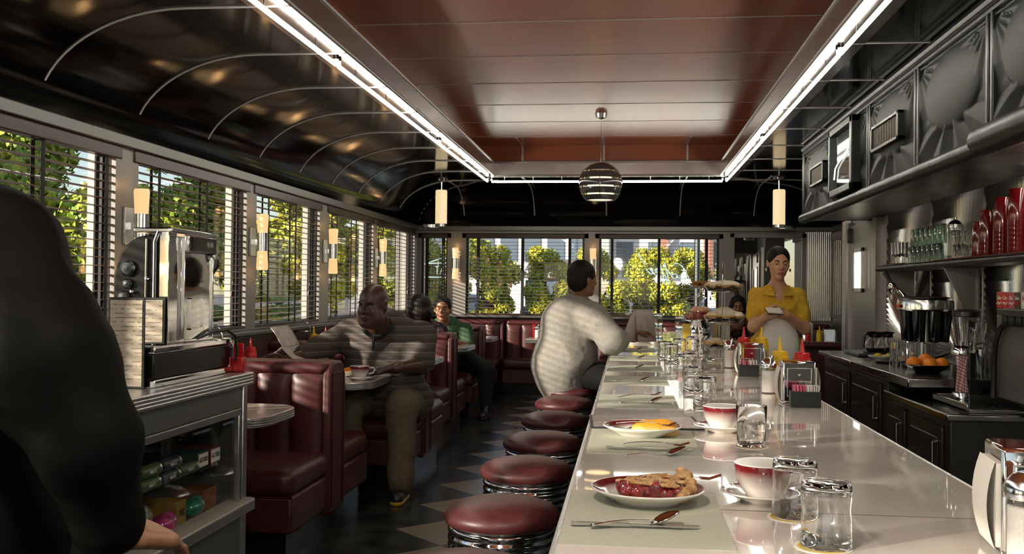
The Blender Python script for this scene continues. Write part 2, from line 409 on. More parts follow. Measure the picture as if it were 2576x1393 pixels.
def vent(y0, y1, name, par=None):
    o = thing('wall_vent', name, 'vent', (XS - .045, (y0 + y1) / 2, 2.37), 0, None); h = .085; w = (y1 - y0) / 2
    f = MB()
    for a0, a1, b0, b1 in ((-w, w, -h, -h + .022), (-w, w, h - .022, h), (-w, -w + .03, -h, h), (w - .03, w, -h, h)): f.box(-.018, .03, a0, a1, b0, b1)
    obj('frame', f, m_steel_d, o, .004); obj('backing', MB().box(0, .02, -w + .01, w - .01, -h + .01, h - .01), m_black, o)
    g = MB(); n = 16
    for q in range(n): y = -w + .04 + (2 * w - .08) * q / (n - 1); g.box(-.008, .006, y - .008, y + .008, -h + .02, h - .02)
    obj('slats', g, m_soot, o)
vent(5.97, 6.63, 'slotted grey metal vent on the tin panel to the right of the black recess'); vent(8.22, 8.80, 'slotted grey metal vent at the far end of the tin soffit')
dbx = thing('display_recess', 'black mirrored recess with a lit tube set into the tin soffit', 'display', (XS - .05, 7.5, 2.37))
f = MB()
for a0, a1, b0, b1 in ((-.40, .40, -.26, -.21), (-.40, .40, .21, .26), (-.40, -.33, -.26, .26), (.35, .40, -.26, .26)): f.box(-.03, .04, a0, a1, b0, b1)
obj('frame', f, m_steel_d, dbx, .005); obj('mirror', MB().box(0, .03, -.36, .36, -.22, .22), M('smoked_mirror', (.3, .32, .32), .04, 1), dbx)
obj('lamp_tube', MB().tube([(-.012, -.3, .06), (-.012, .12, -.02), (-.012, .22, -.05), (-.012, .26, -.13)], .006), M('soft_tube', (.9, .9, .9), .3, emit=(.9, 1, .9), es=.5), dbx)
# pressed sunburst sheets behind the back bar
m_sun = M('sunburst_steel', (.46, .46, .44), .2, 1, bump=.04, bs=150)
def sheet(y0, y1):
    cy, cz, z0, z1, n = (y0 + y1) / 2, 1.0, .88, 2.05, 58; m = MB().box(2.196, 2.2, y0, y1, z0, z1)
    def at(a, r, h): return (2.195 - h, cy + r * math.cos(a), cz + r * math.sin(a))
    def R_(a):
        c, q = math.cos(a), math.sin(a); r = 9
        if abs(c) > 1e-6: r = min(r, (y1 - y0) / 2 / abs(c))
        if q > 1e-6: r = min(r, (z1 - cz) / q)
        if q < -1e-6: r = min(r, (z0 - cz) / q)
        return r
    k0 = math.atan2(z1 - cz, (y1 - y0) / 2)
    for k in range(n):
        a, b = -.2 + (pi + .4) * k / n, -.2 + (pi + .4) * (k + 1) / n; md = (a + b) / 2; cs = sorted([a, md, b] + [c for c in (k0, pi - k0) if a < c < b])
        H = lambda t: .021 * (1 - abs(t - md) / (b - a) * 2)
        for p, q in zip(cs, cs[1:]): m.add([at(p, .06, H(p) * .3), at(q, .06, H(q) * .3), at(q, R_(q), H(q)), at(p, R_(p), H(p))], [(0, 1, 2, 3)])
    return m
for i, (y0, y1) in enumerate([(2.2, 3.24), (3.25, 4.29), (4.30, 5.34), (5.35, 6.365), (6.375, 7.42), (7.43, 8.66)]):
    S('trim_%d' % (30 + i), sheet(y0, y1), m_sun, flat=True)
mb = MB()
for y in (3.245, 4.295, 5.345, 6.37, 7.425, 8.67): mb.box(2.172, 2.2, y - .011, y + .011, .88, 2.04)
S('trim_36', mb, m_rib)
# door and fluted posts on the right
mb = MB()
for y in (8.95, 10.02): mb.box(2.14, 2.21, y - .06, y + .06, 0, 2.06)
for k in range(7): y = 10.08 + k * .05; mb.tube([(2.19, y, 0), (2.19, y, 2.1)], .022, 8)
S('trim_37', mb, m_steel_w, ang=.9)
d = S('door_1', MB().box(2.165, 2.195, 9.02, 9.96, .02, 2.03), m_steel_w, .004)
f = MB()
for a0, a1, b0, b1 in ((9.42, 9.78, 1.38, 1.42), (9.42, 9.78, 1.76, 1.80), (9.42, 9.46, 1.38, 1.80), (9.74, 9.78, 1.38, 1.80)): f.box(2.145, 2.17, a0, a1, b0, b1)
S('window_frame', f, m_steel, .003, parent=d)
S('pane', MB().box(2.155, 2.168, 9.46, 9.74, 1.42, 1.76), M('lit_pane', (.9, .85, .7), .3, emit=(1, .9, .66), es=1.6), parent=d)
S('closer', MB().box(2.12, 2.17, 9.88, 9.93, 1.86, 2.0), m_black, .006, parent=d)
S('hinge', MB().box(2.15, 2.17, 9.14, 9.2, 1.42, 1.76), m_steel, parent=d)
# fluted steel at the right far corner, and mirrors
mb = MB()
for k in range(13): x = 2.33 + k * .026; mb.tube([(x, YF - .02, 1.0), (x, YF - .02, 2.17)], .013, 8)
S('trim_38', mb, m_steel, ang=.9)
m_mirror = M('mirror_glass', (.55, .56, .56), .015, 1)
def mirror(lab, fr, gl):
    o = thing('wall_mirror', lab, 'mirror'); obj('frame', fr, m_pill, o, .006); obj('glass', gl, m_mirror, o)
fr = MB()
for b in ((1.34, 1.40, 1.05, 2.15), (2.27, 2.33, 1.05, 2.15), (1.34, 2.33, 2.09, 2.15), (1.34, 2.33, 1.05, 1.1)): fr.box(b[0], b[1], YF - .035, YF, b[2], b[3])
mirror('wide framed mirror on the far wall behind the waitress', fr, MB().box(1.38, 2.29, YF - .012, YF - .002, 1.08, 2.12))
fr = MB()
for b in ((12.55, 12.63, 1.05, 2.15), (13.24, 13.3, 1.05, 2.15), (12.55, 13.3, 2.05, 2.15), (12.55, 13.3, 1.05, 1.1)): fr.box(XR - .03, XR, b[0], b[1], b[2], b[3])
mirror('narrow framed mirror beside the steel door on the right', fr, MB().box(XR - .012, XR - .002, 12.6, 13.26, 1.08, 2.1))
# windows: frame + pane, one per opening
wi = 0
m_wframe = M('window_frame_black', (.01, .01, .011), .35)
def window(x0, x1, y0, y1):
    global wi
    wi += 1; f = MB(); g = MB(); t = .028
    if x0 == x1:
        for a0, a1, b0, b1 in ((y0, y1, ZS, ZS + t), (y0, y1, ZH + .05, ZH + .08), (y0, y0 + t, ZS, ZH + .08), (y1 - t, y1, ZS, ZH + .08)): f.box(x0 - .025, x0 + .02, a0, a1, b0, b1)
        g.box(x0 - .003, x0 + .003, y0 + .01, y1 - .01, ZS + .01, ZH + .07)
    else:
        for a0, a1, b0, b1 in ((x0, x1, 1.0, 1.0 + t), (x0, x1, ZH, ZH + .03), (x0, x0 + t, 1.0, ZH + .03), (x1 - t, x1, 1.0, ZH + .03)): f.box(a0, a1, y0 - .02, y0 + .025, b0, b1)
        g.box(x0 + .01, x1 - .01, y0 - .003, y0 + .003, 1.01, ZH + .02)
    o = S('window_%d' % wi, f, m_wframe); S('pane', g, m_pane, parent=o)
for y0, y1 in WY: window(-2.985, -2.985, y0, y1)
for x0, x1 in WX: window(x0, x1, YF + .09, YF + .09)
S('window_%d' % (wi + 1), MB().box(-2.6, 1.5, YB - .1, YB - .09, .9, 2.2), m_pane)
# ================================================================ OUTSIDE
t = NT('street_ground', rough=.9); S('ground', MB().box(-120, 120, -60, 160, -.6, -.12), t.col(t.mix(t.noise(.4), (.09, .085, .08), (.16, .15, .14))))
m_leafs = [M('leaf_' + n, c, .6, var=.5, vs=3, vcol=c2) for n, c, c2 in (('green', (.08, .17, .015), (.28, .36, .025)), ('yellow', (.22, .28, .015), (.62, .50, .02)), ('olive', (.15, .21, .018), (.48, .46, .035)))]
m_bark = M('bark', (.06, .04, .03), .9)
def crown(seed, R0, H0, n, ls):
    r = np.random.default_rng(seed); nb = 16
    c = r.normal(size=(nb, 3)) * np.array([R0 * .5, R0 * .5, H0 * .36]); k = r.integers(0, nb, n)
    d = r.normal(size=(n, 3)); d /= np.linalg.norm(d, axis=1)[:, None]
    p = c[k] + d * (r.uniform(.5, 1, n)[:, None]) * np.array([R0 * .38, R0 * .38, H0 * .2])
    a = r.normal(size=(n, 3)); a /= np.linalg.norm(a, axis=1)[:, None]; b = np.cross(a, d); b /= np.linalg.norm(b, axis=1)[:, None] + 1e-9
    s = ls * r.uniform(.6, 1.3, n)[:, None]
    v = np.stack([p - a * s, p + b * s * .6, p + a * s, p - b * s * .6], 1).reshape(-1, 3)
    m = MB(); m.v = v.tolist(); m.f = np.arange(4 * n).reshape(n, 4).tolist(); m.mi = (r.uniform(size=n) < .42).astype(int).tolist(); return m
def tree(i, loc, R0, H0, zc, lab, seed, mats, proto=None, n=7000, ls=.10):
    o = thing('tree', lab, 'tree', loc, R.uniform(0, 6), 'trees outside the windows')
    if proto:
        for c in TREES[proto]:
            q = c.copy(); COL.objects.link(q); q.parent = o
    else:
        f = obj('foliage', crown(seed, R0, H0, n, ls), mats, o, loc=(0, 0, zc), flat=True)
        b = MB().tube([(0, 0, -.2), (.05, .02, zc * .6), (-.05, .05, zc)], .1, 8, rs=[.16, .11, .06])
        for q in range(5): a = q * 1.3; b.tube([(0, 0, zc * .6), (math.cos(a) * R0 * .5, math.sin(a) * R0 * .5, zc + H0 * .1)], .04, 6, rs=[.06, .02])
        TREES[i] = [f, obj('trunk', b, m_bark, o)]
TREES = {}
GR, YE, OL = m_leafs
tree('a', (-13, 19.3, -.2), 2.6, 3.9, 2.9, 'big green tree at the left of the window nearest the camera', 1, [OL, GR], n=16000, ls=.12)
tree('b', (-12.6, 26.6, -.2), 2.7, 3.9, 3.0, 'tall green tree filling the second window, above the cash register', 2, [GR, OL], n=16000, ls=.12)
tree('c', (-12.6, 34.5, -.2), 2.6, 2.9, 2.6, 'yellowish tree seen through the third window on the left', 3, [OL, YE], n=14000, ls=.12)
tree('d', (-6.3, 31, -.2), 1.0, 1.75, 1.6, 'yellow-green street tree beyond the roof-shaped window sign', 4, [YE, OL], n=16000, ls=.05)
for i, (x, y, lab, pr) in enumerate([(-16.8, 22.8, 'green tree farther back, between the first and second left windows', 'b'), (-18, 31, 'green tree farther back, seen through the right part of the second window', 'a'), (-12.4, 40.5, 'yellowish tree seen through the fourth left window, behind the bald man', 'c'), (-12.2, 47.5, 'yellowish tree in the last left window beside the far corner', 'c'), (-9.3, 38.5, 'yellowish tree seen past the far end of the left windows', 'c'),
    (-4.3, 30.2, 'yellow street tree at the left end of the first far window', 'd'), (-2.6, 31.0, 'yellow street tree in the middle of the first far window', 'd'), (-1.0, 30.4, 'yellow street tree to the left of the man in the pale shirt', 'd'), (.6, 30.6, 'yellow street tree at the left of the script neon sign', 'd'), (1.9, 31.2, 'yellow street tree under the right end of the script neon sign', 'd'), (3.3, 30.4, 'yellow street tree at the right end of the second far window', 'd')]):
    tree(i, (x, y, -.25), 0, 0, 0, lab, 0, 0, pr)
# hedges (nobody could count the leaves)
hb = crown(40, 1, 1, 12000, .06); hb.v = [(x * 6 - 1, 25 + y * .4, .35 + z * .4) for x, y, z in hb.v]
tag(obj('hedge', hb, [YE, GR], flat=True), 'low yellow hedge along the street beyond the far windows', 'hedge', kind='stuff')
hb = crown(41, 1, 1, 12000, .06); hb.v = [(-11.5 + x * .6, 24 + y * 9, .7 + z * .6) for x, y, z in hb.v]
tag(obj('hedge', hb, [OL, GR], flat=True), 'low green hedge along the pavement beyond the left windows', 'hedge', kind='stuff')
# pale buildings across the street
m_stone = M('pale_stone', (.80, .75, .68), .8, var=.12, vs=1.2); m_bwin = M('building_window', (.10, .13, .17), .15); m_brick = M('red_brick', (.30, .14, .10), .8); m_roof = M('roof_tile', (.22, .16, .15), .8)
def building(lab, x0, x1, y, h, cols, rows, z0, mat, roof=0):
    o = thing('building', lab, 'building', ((x0 + x1) / 2, y, 0)); w = (x1 - x0) / 2
    obj('walls', MB().box(-w, w, 0, 8, -.2, h), mat, o); obj('cornice', MB().box(-w - .2, w + .2, -.25, 8.2, h, h + .35), m_stone, o)
    if roof: obj('roof', MB().add([(-w - .3, -.4, h), (w + .3, -.4, h), (w + .3, 4, h + roof), (-w - .3, 4, h + roof), (-w - .3, 8.4, h), (w + .3, 8.4, h)], [(0, 1, 2, 3), (3, 2, 5, 4), (0, 3, 4), (1, 5, 2)]), m_roof, o)
    for r in range(rows):
        for c in range(cols):
            x = -w + (c + .5) * 2 * w / cols; z = z0 + r * 2.6
            obj('window', MB().box(x - .5, x + .5, -.06, .05, z, z + 1.5), m_bwin, o)
building('long pale stone building across the street beyond the first far window', -12, -2.2, 58, 7.5, 7, 2, 3.0, m_stone)
building('pale stone building with brick arches beyond the second far window', -1.2, 14, 60, 9, 8, 3, 2.8, m_stone)
building('small white house with a dark pitched roof beyond the street trees', -4.7, -2.4, 46, 1.9, 3, 1, .3, m_extwhite, 1.0)
ab = thing('brick_arch', 'red brick arched bay on the pale stone building', 'arch', (3.4, 59.7, 3.2))
obj('arch', MB().tube([(1.3 * math.cos(q), 0, 1.3 * math.sin(q) + 1.2) for q in [pi * k / 12 for k in range(13)]], .28, 8), m_brick, ab); obj('pier', MB().box(-1.6, -1.05, -.25, .3, -1, 1.2), m_brick, ab); obj('pier', MB().box(1.05, 1.6, -.25, .3, -1, 1.2), m_brick, ab)
# parked cars
def car(lab, x, y, col):
    o = thing('car', lab, 'car', (x, y, -.12), 0, 'cars parked along the street')
    obj('body', sdf([('b', (0, 0, .52), (2.1, .82, .26), {'r': .18}), ('b', (-.1, 0, .95), (1.05, .7, .30), {'r': .22, 'k': .1})], .07, .05), M('car_paint', col, .25, .3, coat=1), o)
    obj('glass', sdf([('b', (-.1, 0, .98), (1.0, .72, .2), {'r': .16})], .07, .05), m_bwin, o)
    for sx in (-1.3, 1.3):
        for sy in (-.8, .8): obj('wheel', MB().lathe([(.0, -.1), (.32, -.1), (.32, .1), (0, .1)], 16, mx=Matrix.Translation((sx, sy, .32)) @ Matrix.Rotation(pi / 2, 4, 'X')), m_black, o)
for lab, x, y, c in (('dark blue car parked across the street under the script sign', 2.4, 43, (.08, .13, .18)), ('white car parked across the street at the left of the first far window', -7.6, 44, (.55, .55, .55)), ('dark car parked across the street between the two wide far windows', -2.4, 41.5, (.06, .07, .09))): car(lab, x, y, c)
pl = thing('street_lamp', 'grey street lamp post standing beyond the second far window', 'lamp post', (1.6, 23.5, -.12)); obj('pole', MB().tube([(0, 0, 0), (0, 0, 5)], .07), m_steel_d, pl); obj('head', MB().box(-.5, .1, -.1, .1, 4.9, 5.05), m_steel_d, pl)
# ================================================================ BLINDS, LAMPS, SIGNS
m_slat = M('blind_slat', (.20, .13, .085), .35, spec=.6)
m_tape = M('blind_tape', (.012, .010, .010), .7)
def blind(lab, horiz, a0, a1, c, ztop, zbot, tapes, outward):
    """horiz: 'y' runs along Y at X=c, 'x' runs along X at Y=c; outward = sign towards the glass"""
    o = thing('venetian_blind', lab, 'blind', group='venetian blinds'); P = (lambda u, w, z: (c + w, u, z)) if horiz == 'y' else (lambda u, w, z: (u, c + w, z))
    def bx(m, u0, u1, w0, w1, z0, z1):
        p, q = P(u0, w0, z0), P(u1, w1, z1); m.box(min(p[0], q[0]), max(p[0], q[0]), min(p[1], q[1]), max(p[1], q[1]), z0, z1)
    h = MB(); bx(h, a0 - .06, a1 + .06, -.03, .04, ztop, ztop + .075); obj('valance', h, m_brown, o, .006)
    s = MB(); z = zbot + .05
    while z < ztop - .015:
        v = [P(a0 + .005, -.025, z), P(a1 - .005, -.025, z), P(a1 - .005, 0, z + .003), P(a0 + .005, 0, z + .003), P(a0 + .005, .025, z), P(a1 - .005, .025, z)]
        v2 = [(p[0], p[1], p[2] - .0022) for p in v]
        s.add(v + v2, [(0, 1, 2, 3), (3, 2, 5, 4), (7, 6, 9, 8), (8, 9, 10, 11), (0, 6, 7, 1), (4, 5, 11, 10), (1, 7, 8, 2), (2, 8, 11, 5), (0, 3, 9, 6), (3, 4, 10, 9)]); z += .0475
    obj('slats', s, m_slat, o)
    b = MB(); bx(b, a0, a1, -.027, .027, zbot, zbot + .022); obj('bottom_rail', b, m_brown, o, .004)
    for tp in tapes:
        t = MB()
        for w in (-.028, .026): bx(t, tp - .018, tp + .018, w, w + .0015, zbot + .02, ztop)
        bx(t, tp - .018, tp + .018, -.028, .0275, ztop - .004, ztop - .001)
        obj('tape', t, m_tape, o)
    k = MB(); u = a1 - .09; k.tube([P(u, -.033, ztop), P(u, -.034, zbot + .35)], .0025, 5); k.tube([P(u - .02, -.033, ztop), P(u - .02, -.034, zbot + .28)], .0025, 5); obj('cord', k, m_tape, o)
    q = MB().lathe([(.003, .04), (.012, .0), (.010, -.012), (0, -.014)], 8, c=P(u, -.034, zbot + .32)); q.lathe([(.003, .04), (.012, .0), (.010, -.012), (0, -.014)], 8, c=P(u - .02, -.034, zbot + .25)); obj('tassel', q, m_brown, o)
bl = ['nearest the cash register, its left part hidden by the dark coat', 'in the second left window, right behind the cash register', 'in the left window above the first occupied booth', 'in the fourth left window, behind the bald man', 'in the last left window before the far corner']
for i, (y0, y1) in enumerate(WY):
    lab = 'dark wooden venetian blind ' + (bl[i - 3] if i >= 3 else 'on the left wall behind the camera, window %s' % ('nearest', 'middle', 'far')[2 - i])
    n3 = [y0 + .27, (y0 + y1) / 2 + .13, y1 - .09]
    blind(lab, 'y', y0, y1, XL - .03, ZH, ZS, n3, -1)
for (x0, x1), lab, tp in zip(WX, ('in the narrow corner window of the far wall', 'in the first wide far window, left of the pale shirted man', 'in the second wide far window with the script sign'),
                        ((-2.78, -2.55), (-2.06, -1.445, -.80), (-.225, .405, 1.035))):
    blind('dark wooden venetian blind ' + lab, 'x', x0, x1, YF + .03, ZH - .03, 1.02, tp, 1)
# wall sconces: steel plate, chrome sleeve, frosted glass above and below
def sconce(lab, loc, rz):
    o = thing('wall_sconce', lab, 'sconce', loc, rz, 'double glass wall sconces')
    obj('back_plate', MB().box(-.05, .05, -.018, 0, -.11, .11), m_steel, o, .004)
    obj('arm', MB().box(-.015, .015, -.09, -.01, -.02, .02), m_chrome2, o)
    obj('sleeve', MB().lathe([(.040, -.07), (.040, .07)], 20, c=(0, -.09, 0)), m_chrome2, o)
    for s in (1, -1):
        obj('glass_shade', MB().lathe([(.0, .065 * s), (.038, .065 * s), (.045, .20 * s), (.041, .215 * s), (0, .215 * s)][::s], 20, c=(0, -.09, 0)), m_lampw, o, ang=1)
        lt = bpy.data.lights.new('sconce_glow', 'POINT'); lt.energy = .1; lt.color = (1, .55, .22); lt.shadow_soft_size = .03; lo = bpy.data.objects.new('sconce_glow', lt); COL.objects.link(lo); lo.parent = o; lo.location = (0, -.09, .245 * s)
for y, lab in zip((1.6, 3.5, 5.40, 7.30, 9.13, 11.05), ('on the left wall pillar behind the camera', 'on the left pillar hidden by the dark coat', 'on the left pillar just above the cash register', 'on the second left pillar after the cash register', 'on the left pillar behind the bald man', 'on the last left pillar before the far corner')):
    sconce('lit glass wall sconce ' + lab, (XL, y, 1.72), pi / 2)
sconce('lit glass wall sconce on the far corner pillar above the man in green', (-2.36, YF, 1.72), 0)
sconce('lit glass wall sconce on the far pillar behind the pale shirted man', (-.48, YF, 1.72), 0)
# hanging cylinder lamps in the far corners
for x, lab in ((-2.30, 'tall glowing glass cylinder lamp hanging in the far left ceiling corner'), (1.76, 'tall glowing glass cylinder lamp hanging in the far right ceiling corner')):
    o = thing('pendant_lamp', lab, 'lamp', (x, 11.9, 2.36), 0, 'corner cylinder lamps'); zt = archz(x, 11.9) - 2.36
    obj('shade', MB().lathe([(.0, .225), (.066, .225), (.072, .21), (.072, -.19), (.0, -.19)], 24), m_lampc, o)
    obj('collar', MB().lathe([(.074, -.19), (.074, -.225), (0, -.225)], 24), m_chrome2, o)
    obj('stem', MB().tube([(0, 0, .22), (0, 0, zt)], .012), m_chrome2, o); obj('canopy', MB().lathe([(0, zt - .035), (.075, zt - .02), (.085, zt + .004)], 20), m_chrome2, o)
for x, y, lab in ((-2.62, 12.85, 'round warm downlight set under the ceiling at the far left corner'), (1.98, 12.9, 'round warm downlight set under the ceiling above the far mirror')):
    o = thing('downlight', lab, 'lamp', (x, y, 2.20)); obj('ring', MB().lathe([(.10, -.025), (.13, -.02), (.13, .02), (.1, .02)], 24), m_chrome2, o); obj('lens', MB().lathe([(0, -.018), (.105, -.018), (.105, 0), (0, 0)], 24), m_lampw, o)
    obj('bracket', MB().box(-.02, .02, 0, .5, .005, .02), m_steel_d, o)
# banded globe pendant
o = thing('globe_pendant', 'smoked globe pendant lamp with glowing horizontal slots hanging over the aisle', 'lamp', (-.28, 9.6, 2.413))
m_smoke = M('smoked_acrylic', (.10, .10, .11), .12, .2, coat=.6)
Rg = .213; cuts = [(-50, -33), (-29, -12), (-8, 9), (13, 31), (35, 88)]
for a, b in cuts:
    prof = [(Rg * math.cos(math.radians(a + (b - a) * k / 6)), Rg * math.sin(math.radians(a + (b - a) * k / 6))) for k in range(7)]
    prof += [((r - .006), z) for r, z in prof[::-1]]
    obj('band', MB().lathe(prof + [prof[0]], 36), m_smoke, o)
obj('inner_shade', MB().lathe([(0, .12), (.09, .1), (.125, 0), (.13, -.10), (.122, -.155), (0, -.155)], 28), M('inner_glow', (.9, .8, .6), .4, emit=(1, .68, .32), es=1.3), o)
obj('rod', MB().tube([(0, 0, .2), (0, 0, ZT - 2.413 - .03)], .005), m_chrome2, o)
for k in range(3): a = k * 2.1 + .5; obj('strut', MB().tube([(.2 * math.cos(a) * math.cos(q), .2 * math.sin(a) * math.cos(q), .2 * math.sin(q)) for q in [(-.85 + 2.2 * i / 10) for i in range(11)]], .0035, 5), m_chrome2, o)
obj('canopy', MB().lathe([(0, ZT - 2.413 - .06), (.05, ZT - 2.413 - .045), (.062, ZT - 2.413)], 20), m_chrome2, o)
KD = o
for y, lab in ((.9, 'added globe pendant for fill light, out of view above the camera'), (-1.9, 'added globe pendant for fill light, out of view behind the camera')):  # two unseen pendants added to brighten surfaces facing the camera
    g = dup(KD, lab, (-.28, y, 2.413)); lt = bpy.data.lights.new('added_fill_glow', 'POINT'); lt.energy = 28; lt.color = (1, .92, .80); lt.shadow_soft_size = .10; lo = bpy.data.objects.new('added_fill_glow', lt); COL.objects.link(lo); lo.parent = g; lo.location = (0, 0, -.30)
# cold white light tubes round the tray
def neon(lab, p, q, n):
    o = thing('light_tube', lab, 'tube light', p, group='white light tubes round the ceiling tray'); d = Vector(q) - Vector(p); L = d.length; d.normalize(); e = .03
    obj('tube', MB().tube([Vector((0, 0, e * 1.4)) + d * .012, d * .02, d * (L - .02), Vector((0, 0, e * 1.4)) + d * (L - .012)], .0125, 10), m_tube, o)
    for s in (0, 1): obj('end_cap', MB().lathe([(.016, e), (.018, .056)], 12, c=tuple(d * (.012 if not s else L - .012))), m_blackg, o)
    for k in range(n):
        t = (k + .5) / n * L; obj('clip', MB().tube([d * t + Vector((0, 0, -.005)), d * t + Vector((0, 0, .056))], .004, 6), m_chrome2, o)
zt = 2.67
ysl = [-3.1, -.62, 2.46, 5.55, 8.64, 11.71]
nm = ('farthest down the room', 'second from the far end', 'in the middle of the row', 'nearest the camera', 'behind the camera')
for side, x, off in (('left', -1.698, 0), ('right', 1.127, -.06)):
    for k in range(5): neon('long white light tube along the %s ceiling edge, %s' % (side, nm[4 - k]), (x, ysl[k] + .012 + off * (k > 0), zt), (x, ysl[k + 1] - .012 + off * (k < 4), zt), 4)
neon('white light tube across the far end of the ceiling, left of the globe lamp', (-1.67, 11.74, zt), (-.29, 11.74, zt), 4)
neon('white light tube across the far end of the ceiling, right of the globe lamp', (-.27, 11.74, zt), (1.10, 11.74, zt), 4)
for lab, x, z, y0, y1 in (('light tube tucked under the tin soffit over the wall shelf', 2.06, 2.015, 3.0, 5.35), ('light tube tucked under the wall shelf over the soda machine', 2.10, 1.525, 3.0, 4.55)):
    o = thing('shelf_light', lab, 'tube light', (x, y0, z)); obj('tube', MB().tube([(0, 0, 0), (0, y1 - y0, 0)], .012, 8), M('shelf_tube', (.9, .9, .85), .3, emit=(1, .93, .78), es=17), o); obj('holder', MB().box(-.015, .03, 0, y1 - y0, .012, .028), m_steel_d, o)
# window signs, read from the street
def strokes(o, name, pls, mx, r=.008):
    m = MB()
    for pl in pls: m.tube([(mx(*p)) for p in pl], r, 7)
    return obj(name, m, m_neonoff_glow, o)
def cr(pts, n=6):        # smooth curve through points
    P = [Vector((*p, 0)) for p in pts]; P = [2 * P[0] - P[1]] + P + [2 * P[-1] - P[-2]]; out = []
    for i in range(1, len(P) - 2):
        for k in range(n):
            t = k / n; a, b, c, d = P[i - 1:i + 3]; q = .5 * (2 * b + (c - a) * t + (2 * a - 5 * b + 4 * c - d) * t * t + (3 * b - a - 3 * c + d) * t ** 3); out.append((q.x, q.y))
    return out + [tuple(P[-2][:2])]
sg = thing('neon_sign', 'unlit white script window sign reading Coffee backwards', 'sign', (.50, YF + .15, 1.62))
word = [cr([(.62, .34), (.5, .46), (.28, .36), (.12, .0), (.22, -.16), (.45, -.12)]), cr([(.62, -.05), (.5, .0), (.46, -.12), (.56, -.2), (.66, -.1), (.6, .0), (.7, -.05)]),
        cr([(.7, -.05), (.86, .18), (.94, .32), (.9, .36), (.84, .1), (.76, -.4), (.80, -.44), (.86, -.2)]), cr([(.86, -.2), (1.04, .12), (1.12, .28), (1.08, .32), (1.0, .05), (.92, -.42), (.97, -.44), (1.04, -.2)]),
        cr([(1.04, -.2), (1.16, -.08), (1.24, .04), (1.18, .08), (1.14, -.1), (1.22, -.17), (1.34, -.08)]), cr([(1.34, -.08), (1.42, .04), (1.37, .08), (1.32, -.1), (1.4, -.17), (1.56, .0)]), cr([(1.56, .2), (1.75, .45), (1.9, .62)])]
strokes(sg, 'lettering', word, lambda x, y: (.33 - x * .38, 0, y * .32 + (x - .8) * .06))
obj('hanger', MB().tube([(.22, 0, .1), (.22, 0, .5)], .002, 5).tube([(-.18, 0, .1), (-.18, 0, .5)], .002, 5).tube([(.36, .0, .02), (-.32, 0, .02)], .003, 5), m_blackp, sg)
s2 = thing('neon_sign', 'unlit roof-shaped window sign with backwards letters in the far corner window', 'sign', (-2.60, YF + .15, 1.66))
strokes(s2, 'outline', [[(-.30, .03), (-.02, .13), (.14, .135), (.20, .09), (.12, -.13), (-.30, -.13)], [(-.28, .055), (.0, .07), (.13, .07)]], lambda x, y: (x, 0, y))
L = {'E': [[(1, 1), (0, 1), (0, 0), (1, 0)], [(0, .5), (.8, .5)]], 'A': [[(0, 0), (.5, 1), (1, 0)], [(.2, .4), (.8, .4)]], 'T': [[(0, 1), (1, 1)], [(.5, 1), (.5, 0)]], 'I': [[(.5, 0), (.5, 1)]], 'N': [[(0, 0), (0, 1), (1, 0), (1, 1)]]}
pl = []
for k, ch in enumerate('EAT IN'):
    if ch in L: pl += [[(.105 - k * .07 - x * .05, -.09 + y * .11) for x, y in q] for q in L[ch]]
strokes(s2, 'lettering', pl, lambda x, y: (x, 0, y), .006)
obj('hanger', MB().tube([(.1, 0, .12), (.1, 0, .5)], .002, 5).tube([(-.2, 0, .06), (-.2, 0, .5)], .002, 5), m_blackp, s2)

